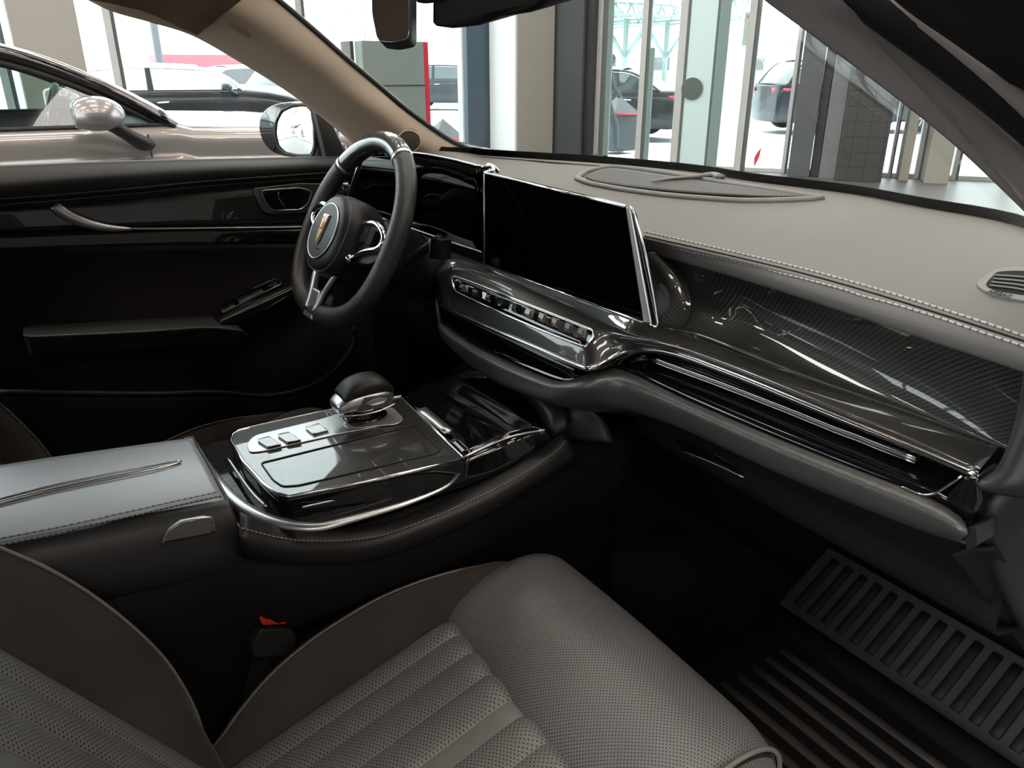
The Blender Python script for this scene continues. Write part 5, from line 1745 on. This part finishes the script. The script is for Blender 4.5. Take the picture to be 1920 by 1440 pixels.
def make_car(name, label, paint, glass, Ln, Wd, belt, roof, cowl, atop, ctop, deck, nose, tail, zs=0.24, hood_f=None, wr=0.34, trim=None, cabin=False, hw=0.72, inset=0.0):
    t = thing(name, label, 'car')
    pm, gm = M[paint], M[glass]
    tm = M[trim or paint]
    h2 = Ln / 2
    zn = nose if hood_f is None else hood_f

    def wy(y):
        q = y / h2
        return Wd / 2 * (1 - 0.14 * abs(q) ** 5)

    def topz(y):
        if y > cowl:
            s = (y - cowl) / (h2 - cowl)
            return belt - 0.02 - (belt - 0.02 - zn) * s ** 2.2
        if y < deck:
            s = (deck - y) / (deck + h2)
            return belt + (tail - belt) * s ** 2
        return belt
    ys = sorted([h2 * v for v in (-1, -0.985, -0.93, -0.8, -0.65, -0.4, -0.2, 0, 0.2, 0.4, 0.6, 0.75, 0.88, 0.96, 0.99, 1)] + [cowl, deck])
    yf, yr = h2 * 0.60, -h2 * 0.60
    for s in (-1, 1):
        rl_ = []
        for f, zf in ((0.93, lambda y: zs), (0.985, lambda y: zs + 0.14), (1.0, lambda y: topz(y) * 0.62), (0.985, lambda y: topz(y) - 0.15), (0.955, lambda y: topz(y) - 0.135), (0.94, lambda y: topz(y) - 0.03), (0.90, lambda y: topz(y))):
            rl_.append([V((s * wy(y) * f, y, zf(y))) for y in ys])
        loft('body_side', rl_, pm, t, k=3, same=True, thick=0.01)
    hy_ = [y for y in ys if y >= cowl - 1e-6]
    loft('bonnet', [[V((wy(y) * 0.90 * q, y, topz(y) + 0.035 * (1 - q * q))) for y in hy_] for q in (-1, -0.6, 0, 0.6, 1)], pm, t, k=3, same=True, thick=0.01)
    dy_ = [y for y in ys if y <= deck + 1e-6]
    loft('boot_lid', [[V((wy(y) * 0.90 * q, y, topz(y) + 0.02 * (1 - q * q))) for y in dy_] for q in (-1, -0.6, 0, 0.6, 1)], pm, t, k=3, same=True, thick=0.01)
    for s, nm in ((1, 'front_bumper'), (-1, 'rear_bumper')):
        y = s * h2
        z_ = topz(y)
        loft(nm, [[V((wy(y) * f * q, y + s * (0.10 * (1 - q * q)), z)) for q in (-1, -0.7, 0, 0.7, 1)] for f, z in ((0.93, zs), (0.985, zs + 0.14), (1.0, z_ * 0.62), (0.985, z_ - 0.15), (0.9, z_))], pm, t, nu=14, k=3, thick=0.02)
        for sx in (-1, 1):
            xw = wy(y * 0.97) * 0.99
            lm = M['head'] if s > 0 else M['tail']
            zl = z_ - 0.16
            pts = [V((sx * xw * 0.62, y + s * 0.09, zl)), V((sx * xw * 0.98, y - s * 0.10, zl - 0.01)), V((sx * xw * 1.005, y - s * 0.30, zl + 0.06)), V((sx * xw * 0.98, y - s * 0.10, zl + 0.09)), V((sx * xw * 0.62, y + s * 0.085, zl + 0.09))]
            loft('head_lamp' if s > 0 else 'tail_lamp', [[pts[0], pts[1], pts[2]], [pts[4], pts[3], pts[2] + V((0, 0, 0.02))]], lm, t, nu=10, k=2, thick=0.03)
    # greenhouse
    rw_ = Wd / 2 * hw
    bw = Wd / 2 * 0.905

    def side_top(y):
        if y > atop:
            s = (cowl - y) / (cowl - atop)
            e = 1 - (1 - s) ** 1.0
            return belt + (roof - 0.05 - belt) * math.sin(e * math.pi / 2) ** 0.92, bw + (rw_ - bw) * e
        if y < ctop:
            s = (y - deck) / (ctop - deck)
            return belt + (roof - 0.05 - belt) * math.sin(max(0, s) * math.pi / 2), bw + (rw_ - bw) * max(0, s)
        m_ = (y - ctop) / (atop - ctop)
        return roof - 0.05 + 0.03 * math.sin(math.pi * m_), rw_
    rys = [atop + (ctop - atop) * i / 12 for i in range(13)]
    loft('roof_panel', [[V((side_top(y)[1] * q, y, side_top(y)[0] + 0.05 * (1 - q * q))) for y in rys] for q in (-1, -0.6, 0, 0.6, 1)], tm, t, k=3, same=True, thick=0.02)
    for nm, ya, yb in (('windscreen', cowl, atop), ('rear_window', deck, ctop)):
        rows = []
        sg = 1 if ya > yb else -1
        for i in range(7):
            y = ya + (yb - ya) * i / 6
            z, x = side_top(y)
            rows.append([V((x * q, y + sg * 0.10 * (1 - q * q) * (1 - 0.5 * i / 6), z + 0.02 * (1 - q * q))) for q in (-1, -0.5, 0, 0.5, 1)])
        loft(nm, rows, gm, t, nu=16, k=2)
    bmid = (atop + ctop) / 2 - 0.05
    for s in (-1, 1):
        def top(y, d=0.0):
            z, x = side_top(y)
            return V((s * (x - 0.012 - d), y, z - 0.02))
        for (y0, y1) in ((bmid, cowl - 0.10), (deck + 0.12, bmid)):
            yy = [y0 + (y1 - y0) * i / 16 for i in range(17)]
            loft('side_window', [[V((s * (bw - 0.012), y, belt + 0.005)) for y in yy], [top(y) for y in yy]], gm, t, k=3, same=True)
        line = [top(cowl + (deck - cowl) * i / 40) + V((s * 0.008, 0, 0.012)) for i in range(41)]
        sweep('roof_rail', line, circ(0.030, 8, 0.024), M['gloss'] if cabin else tm, t)
        if cabin:
            sweep('roof_moulding', [p + V((-s * 0.012, 0, 0.028)) for p in line], circ(0.012, 8), M['chrome'], t)
        sweep('window_trim', [p + V((s * 0.006, 0, -0.035)) for p in line[1:-1]], circ(0.012, 8), M['black'] if cabin else M['chrome'], t)
        sweep('belt_trim', [V((s * (bw + 0.002), cowl - 0.02 + (deck - cowl) * i / 20, belt + 0.004)) for i in range(21)], circ(0.012, 6), M['black'], t)
        zb, xb = side_top(bmid)
        slab('door_pillar', [V((s * (bw + 0.0), bmid - 0.05, belt)), V((s * (bw + 0.0), bmid + 0.05, belt)), V((s * (xb + 0.0), bmid + 0.04, zb)), V((s * (xb + 0.0), bmid - 0.04, zb))], V((-s * 0.03, 0, 0)), M['black'], t)
        for dyy in (bmid - 0.02, cowl - 0.35 if not cabin else cowl - 0.12):
            sweep('door_gap', [V((s * wy(dyy) * f, dyy, z)) for f, z in ((0.945, belt - 0.03), (0.960, belt - 0.135), (0.991, belt - 0.15), (1.006, belt * 0.62), (0.99, zs + 0.14))], circ(0.0045, 6), M['black'], t)
        for hy2 in (bmid + 0.16, bmid - 0.85):
            sweep('door_handle', [V((s * (wy(hy2) * 1.0), hy2 - 0.09, belt - 0.19)), V((s * (wy(hy2) + 0.018), hy2, belt - 0.185)), V((s * (wy(hy2) * 1.0), hy2 + 0.10, belt - 0.18))], circ(0.014, 8), M['chrome'] if not cabin else pm, t, n=10)
        # mirror
        my = cowl - 0.30
        mk = []
        for a_, b_, c_ in ((-0.105, 0.045, 0.035), (-0.10, 0.075, 0.055), (-0.04, 0.105, 0.075), (0.03, 0.10, 0.07), (0.08, 0.06, 0.045), (0.10, 0.02, 0.015)):
            mk.append([V((s * (Wd / 2 + 0.09) + b_ * math.cos(q), my + a_ * 0.9, belt + 0.055 + c_ * (math.sin(q) if math.sin(q) > 0 else 0.75 * math.sin(q)))) for q in [2 * math.pi * i / 16 for i in range(16)]])
        rings('mirror', mk, pm, t, k=3, linear=False)
        sweep('mirror_foot', [V((s * (Wd / 2 - 0.02), my + 0.16, belt - 0.07)), V((s * (Wd / 2 + 0.04), my + 0.11, belt - 0.035)), V((s * (Wd / 2 + 0.07), my + 0.02, belt + 0.03))], circ(0.045, 8, 0.026), M['black'] if cabin else pm, t, n=8)
        for y in (yf, yr):
            xw = s * (wy(y) - 0.10)
            wc_ = V((xw + s * 0.012, y, wr))
            prof = [(wr * 0.66, -0.10), (wr * 0.93, -0.11), (wr, -0.08), (wr, 0.08), (wr * 0.93, 0.115), (wr * 0.66, 0.10)]
            tr2 = [[wc_ + V((s * b_, a_ * math.cos(q), a_ * math.sin(q))) for q in [2 * math.pi * i / 32 for i in range(32)]] for a_, b_ in prof]
            wh = rings('wheel', tr2, M['tyre'], t, k=1)
            rim_ = disc('wheel_rim', wc_ + V((s * 0.085, 0, 0)), (s, 0, 0), wr * 0.67, 0.02, M['panel_dark'], wh)
            for i in range(10):
                q = 2 * math.pi * i / 10
                d_ = V((0, math.cos(q), math.sin(q)))
                slab('wheel_spoke', [wc_ + V((s * 0.10, 0, 0)) + d_ * wr * 0.1 + V((0, -d_.z, d_.y)) * 0.018, wc_ + V((s * 0.10, 0, 0)) + d_ * wr * 0.66 + V((0, -d_.z, d_.y)) * 0.022, wc_ + V((s * 0.10, 0, 0)) + d_ * wr * 0.66 - V((0, -d_.z, d_.y)) * 0.022, wc_ + V((s * 0.10, 0, 0)) + d_ * wr * 0.1 - V((0, -d_.z, d_.y)) * 0.018], V((-s * 0.015, 0, 0)), M['satin'], wh)
    box('underbody', (0, 0, zs + 0.05), (Wd * 0.86, Ln * 0.9, 0.12), M['rubber'], t)
    if not cabin:
        box('cabin_block', (0, (atop + ctop) / 2 - 0.1, belt - 0.2), (Wd * 0.78, (cowl - deck) * 0.85, 0.36), M['rubber'], t, 0.05)
    return t


def place(o, p, d, z=None):
    """stand a finished car at p with its front towards d"""
    o.location = (p.x, p.y, 0 if z is None else z)
    o.rotation_euler = (0, 0, math.atan2(-d.x, d.y))
    return o


RV = V((0.53, 0.848, 0))
FV = V((-0.848, 0.53, 0))

# neighbouring sedan inside the showroom
sedan = make_car('sedan', 'taupe grey sedan parked right beside the driver door inside the showroom', 'paint_taupe', 'clear_glass', 4.9, 1.9, 1.225, 1.60, 0.42, -0.42, -1.35, -2.05, 0.85, 1.12, hood_f=0.92, wr=0.36, cabin=True, hw=0.74)
box('sedan_dash', (0, 0.40, 1.13), (1.5, 0.42, 0.14), M['black'], sedan, 0.04)
for sx in (-0.4, 0.4):
    box('sedan_seat', (sx, -0.85, 0.72), (0.5, 0.5, 0.25), M['black'], sedan, 0.08)
    box('sedan_seat_back', (sx, -1.12, 1.05), (0.48, 0.16, 0.62), M['black'], sedan, 0.07)
sedan_rim = [V((-0.38 + 0.18 * math.cos(q), 0.0 + 0.06 * math.sin(q), 1.20 + 0.17 * math.sin(q))) for q in [2 * math.pi * i / 32 for i in range(32)]]
sw2 = sweep('sedan_steering_wheel', sedan_rim, circ(0.018, 8), M['leather_smooth'], sedan, closed=True, up=(0, 1, 0.3))
box('sedan_wheel_hub', (-0.38, 0.02, 1.20), (0.30, 0.05, 0.08), M['leather_smooth'], sw2, 0.02)
box('cabin_floor', (0, -0.6, 0.45), (1.5, 2.4, 0.05), M['rubber'], sedan)
sedan.location = (-2.62 - 0.95, 0.20, 0)

# cars outside in the snow
c1 = make_car('parked_sedan', 'black sedan with red tail lamp parked outside beyond the entrance doors', 'paint_black', 'auto_glass', 5.0, 1.9, 1.02, 1.48, 1.0, 0.25, -1.1, -2.0, 0.72, 1.0)
rwp = P(1188, 262, z=0.0)
d1 = (RV * -0.92 + FV * 0.35).normalized()
side = V((-d1.y, d1.x, 0))
place(c1, rwp + d1 * 1.5 - side * 0.85, d1)
c2 = make_car('parked_suv', 'dark estate car parked in the snow beyond the red edged board', 'paint_dark', 'auto_glass', 4.7, 1.9, 1.10, 1.62, 1.0, 0.3, -1.7, -2.2, 0.95, 1.1, wr=0.38)
place(c2, P(856, 203, z=0.0), (RV * 0.97 - FV * 0.1).normalized())
c3 = make_car('parked_suv', 'dark car showing its rear with red lamp, right of the entrance doors outside', 'paint_dark', 'auto_glass', 4.7, 1.9, 1.12, 1.66, 1.0, 0.3, -1.7, -2.2, 0.95, 1.1, wr=0.38)
place(c3, P(1590, 243, z=0.0), (RV * 0.97 + FV * 0.12).normalized())
c4 = make_car('snowy_car', 'black car with snow white roof and windows standing right behind the left facade glass', 'paint_black', 'snow', 4.8, 1.85, 1.10, 1.52, 1.0, 0.3, -1.3, -2.0, 0.75, 0.95, trim='snow')
place(c4, V((-15.2, Y(335, -15.2), 0)), V((0.12, 1, 0)))
c5 = make_car('white_car', 'white car in the snow seen above the driver door mirror', 'paint_white', 'auto_glass', 4.7, 1.9, 1.05, 1.62, 1.0, 0.3, -1.7, -2.2, 0.9, 1.05, wr=0.36)
place(c5, V((-19.5, Y(560, -19.5), 0)), V((0.5, -1, 0)).normalized())
c6 = make_car('white_car', 'white car far out in the snow between snowy car and mirror', 'paint_white', 'auto_glass', 4.7, 1.9, 1.05, 1.55, 1.0, 0.3, -1.5, -2.2, 0.85, 1.05)
place(c6, V((-25, Y(430, -25), 0)), V((0.2, -1, 0)).normalized())

c7 = copy_tree(c5)
c7['label'] = 'snowy white car behind the rear glass, seen only in the driver door mirror'
place(c7, V((-4.6, -20.5, 0)), V((1, 0.15, 0)).normalized())

# long red trailer far out, lamp post, low building, canopy
tr = thing('red_trailer', 'long red trailer far outside beyond the snowy cars', 'trailer', (-48, Y(380, -48), 0))
ya, yb = Y(288, -48), Y(475, -48)
box('trailer_box', (-48, (ya + yb) / 2, 1.55), (2.4, yb - ya, 1.3), mat('faded red', (0.42, 0.09, 0.11), 0.6), tr, 0.05)  # red dulled in colour to stand for haze and overexposure
box('trailer_chassis', (-48, (ya + yb) / 2, 0.85), (2.2, (yb - ya) * 0.95, 0.25), M['panel_dark'], tr, 0.02)
for f in (0.15, 0.28, 0.8):
    disc('trailer_wheel', (-46.75, ya + (yb - ya) * f, 0.48), (1, 0, 0), 0.48, 0.3, M['tyre'], tr)
p = P(305, 150, x=-33)
lpst = thing('lamp_post', 'tall grey lamp post outside behind the left facade', 'lamp post', (p.x, p.y, 0))
sweep('post', [V((p.x, p.y, -0.05)), V((p.x, p.y, 8.5))], circ(0.14, 10), M['panel_mid'], lpst, smooth=False)
sweep('lamp_arm', [V((p.x, p.y, 8.4)), V((p.x + 0.3, p.y, 8.8)), V((p.x + 1.2, p.y, 8.9))], circ(0.06, 8), M['panel_mid'], lpst, n=8)
lb2 = thing('low_building', 'pale low building far outside across the snowy yard', 'building', (-70, 40, 0))
box('building_walls', (-70, 52, 2.2), (6, 70, 4.5), mat('pale cladding', (0.55, 0.58, 0.58), 0.8), lb2)
box('building_roof', (-70, 52, 4.6), (7, 72, 0.3), M['snow'], lb2)
for i in range(8):
    box('building_window', (-66.98, 24 + i * 7.5, 2.0), (0.05, 2.6, 1.3), M['auto_glass'], lb2)

cn = thing('canopy', 'steel truss canopy on forked posts outside beyond the entrance', 'canopy', P(1200, 200, x=-26))
cx0, cx1 = -25.0, -34.0
y0_, y1_ = Y(1118, -26), Y(1300, -26)


def bar(name, a, b, r, m=None):
    return sweep(name, [V(a), V(b)], circ(r, 6), m or M['steel'], cn, smooth=False)


zt_, zb_ = 4.25, 3.45
roof_ = slab('canopy_roof', [V((cx0, y0_ - 1, zt_ + 0.05)), V((cx0, y1_ + 2, zt_ + 0.05)), V((cx1, y1_ + 2, zt_ + 0.6)), V((cx1, y0_ - 1, zt_ + 0.6))], V((0, 0, 0.12)), M['canopy'], cn)
for xx in (cx0, -29.5, cx1):
    bar('chord', (xx, y0_ - 1, zt_), (xx, y1_ + 2, zt_), 0.06)
    bar('chord', (xx, y0_ - 1, zb_), (xx, y1_ + 2, zb_), 0.06)
    nseg = 9
    for i in range(nseg):
        ya = y0_ - 1 + (y1_ - y0_ + 3) * i / nseg
        yb = y0_ - 1 + (y1_ - y0_ + 3) * (i + 1) / nseg
        ym = (ya + yb) / 2
        bar('lattice', (xx, ya, zt_), (xx, ym, zb_), 0.035)
        bar('lattice', (xx, ym, zb_), (xx, yb, zt_), 0.035)
for i in range(5):
    yy = y0_ - 0.5 + (y1_ - y0_ + 2) * i / 4
    bar('cross_beam', (cx0, yy, zb_), (cx1, yy, zb_), 0.05)
for u in (1170, 1246):
    yy = Y(u, -27)
    bar('canopy_post', (-27, yy, -0.05), (-27, yy, zb_), 0.11)
    for s in (-1, 1):
        bar('fork', (-27, yy, 1.9), (-27, yy + s * 1.5, zb_), 0.06)
    for s in (-1, 1):
        bar('fork', (-27, yy, 1.9), (-27 + s * 1.5, yy, zb_), 0.06)

# bare trees on the horizon
M['bark'] = mat('frosted bark', (0.42, 0.43, 0.44), 0.9)  # paler bark colour keeps the far trees faint


def tree(x, y, h, label):
    t = thing('bare_tree', label, 'tree', (x, y, 0), 'bare trees on the horizon')
    sweep('trunk', [V((x, y, -0.1)), V((x + 0.1, y, h * 0.5)), V((x, y + 0.1, h))], circ(h * 0.018, 6), M['bark'], t, n=8, scale=lambda q: 1 - 0.75 * q)
    vs, es = [], []
    for i in range(60):
        q = random.uniform(0.25, 0.98)
        a_ = random.uniform(0, 6.28)
        ln_ = h * 0.32 * (1.1 - q) + 0.6
        p0 = V((x, y, h * q))
        p1 = p0 + V((math.cos(a_) * ln_, math.sin(a_) * ln_, ln_ * 0.8))
        vs.append((p0, p1))
    allv, allf = [], []
    for p0, p1 in vs:
        b = len(allv)
        s = (p1 - p0).cross(V((0.1, 0.2, 1))).normalized() * 0.035
        u_ = (p1 - p0).cross(s).normalized() * 0.035
        allv += [p0 + s, p0 - s * 0.5 + u_, p0 - s * 0.5 - u_, p1]
        allf += [(b, b + 1, b + 3), (b + 1, b + 2, b + 3), (b + 2, b, b + 3)]
    raw('twigs', allv, allf, M['bark'], t, False)


for u, x, h_ in ((598, -40, 8.5), (630, -57, 8.0), (655, -48, 9.0), (688, -58, 7.5), (1432, -52, 7.0), (1472, -44, 7.5)):
    tree(x, Y(u, x), h_, 'bare grey winter tree on the snowy horizon')

# person walking past outside the doors
pp = P(1150, 289, z=0.0)
pers = thing('person', 'person in dark clothes and boots walking past outside, mostly behind the door frame', 'person', pp)
J = {}


def jp(a_, z, d_=0.0):
    return pp + RV * a_ + FV * d_ + V((0, 0, z))


pel = jp(-0.20, 0.92)
nodes = [pel, jp(-0.19, 1.12), jp(-0.17, 1.36), jp(-0.15, 1.48), jp(-0.13, 1.62), jp(-0.12, 1.72),
         jp(-0.16, 1.40, 0.18), jp(-0.26, 1.16, 0.24), jp(-0.12, 0.95, 0.24),
         jp(-0.16, 1.40, -0.18), jp(-0.10, 1.15, -0.25), jp(0.06, 0.98, -0.22),
         jp(-0.18, 0.88, -0.09), jp(0.0, 0.50, -0.09), jp(0.02, 0.09, -0.09), jp(0.22, 0.10, -0.09),
         jp(-0.22, 0.88, 0.09), jp(-0.25, 0.50, 0.09), jp(-0.52, 0.18, 0.09), jp(-0.44, 0.05, 0.09)]
eds = [(0, 1), (1, 2), (2, 3), (3, 4), (4, 5), (2, 6), (6, 7), (7, 8), (2, 9), (9, 10), (10, 11), (0, 12), (12, 13), (13, 14), (14, 15), (0, 16), (16, 17), (17, 18), (18, 19)]
rads = [0.15, 0.14, 0.16, 0.06, 0.10, 0.08, 0.075, 0.055, 0.045, 0.075, 0.055, 0.045, 0.10, 0.075, 0.06, 0.045, 0.10, 0.075, 0.06, 0.045]
me = bpy.data.meshes.new('body')
me.from_pydata([tuple(q) for q in nodes], eds, [])
bo_ = link('body', me, mat('dark clothing', (0.06, 0.075, 0.085), 0.8), pers, False)
sk = bo_.modifiers.new('skin', 'SKIN')
lay = me.skin_vertices[0] if me.skin_vertices else None
if lay is None:
    bm = bmesh.new(); bm.from_mesh(me); bm.verts.layers.skin.verify(); bm.to_mesh(me); bm.free()
    lay = me.skin_vertices[0]
for i, r in enumerate(rads):
    lay.data[i].radius = (r, r)
    lay.data[i].use_root = (i == 0)
subd(bo_, 2)
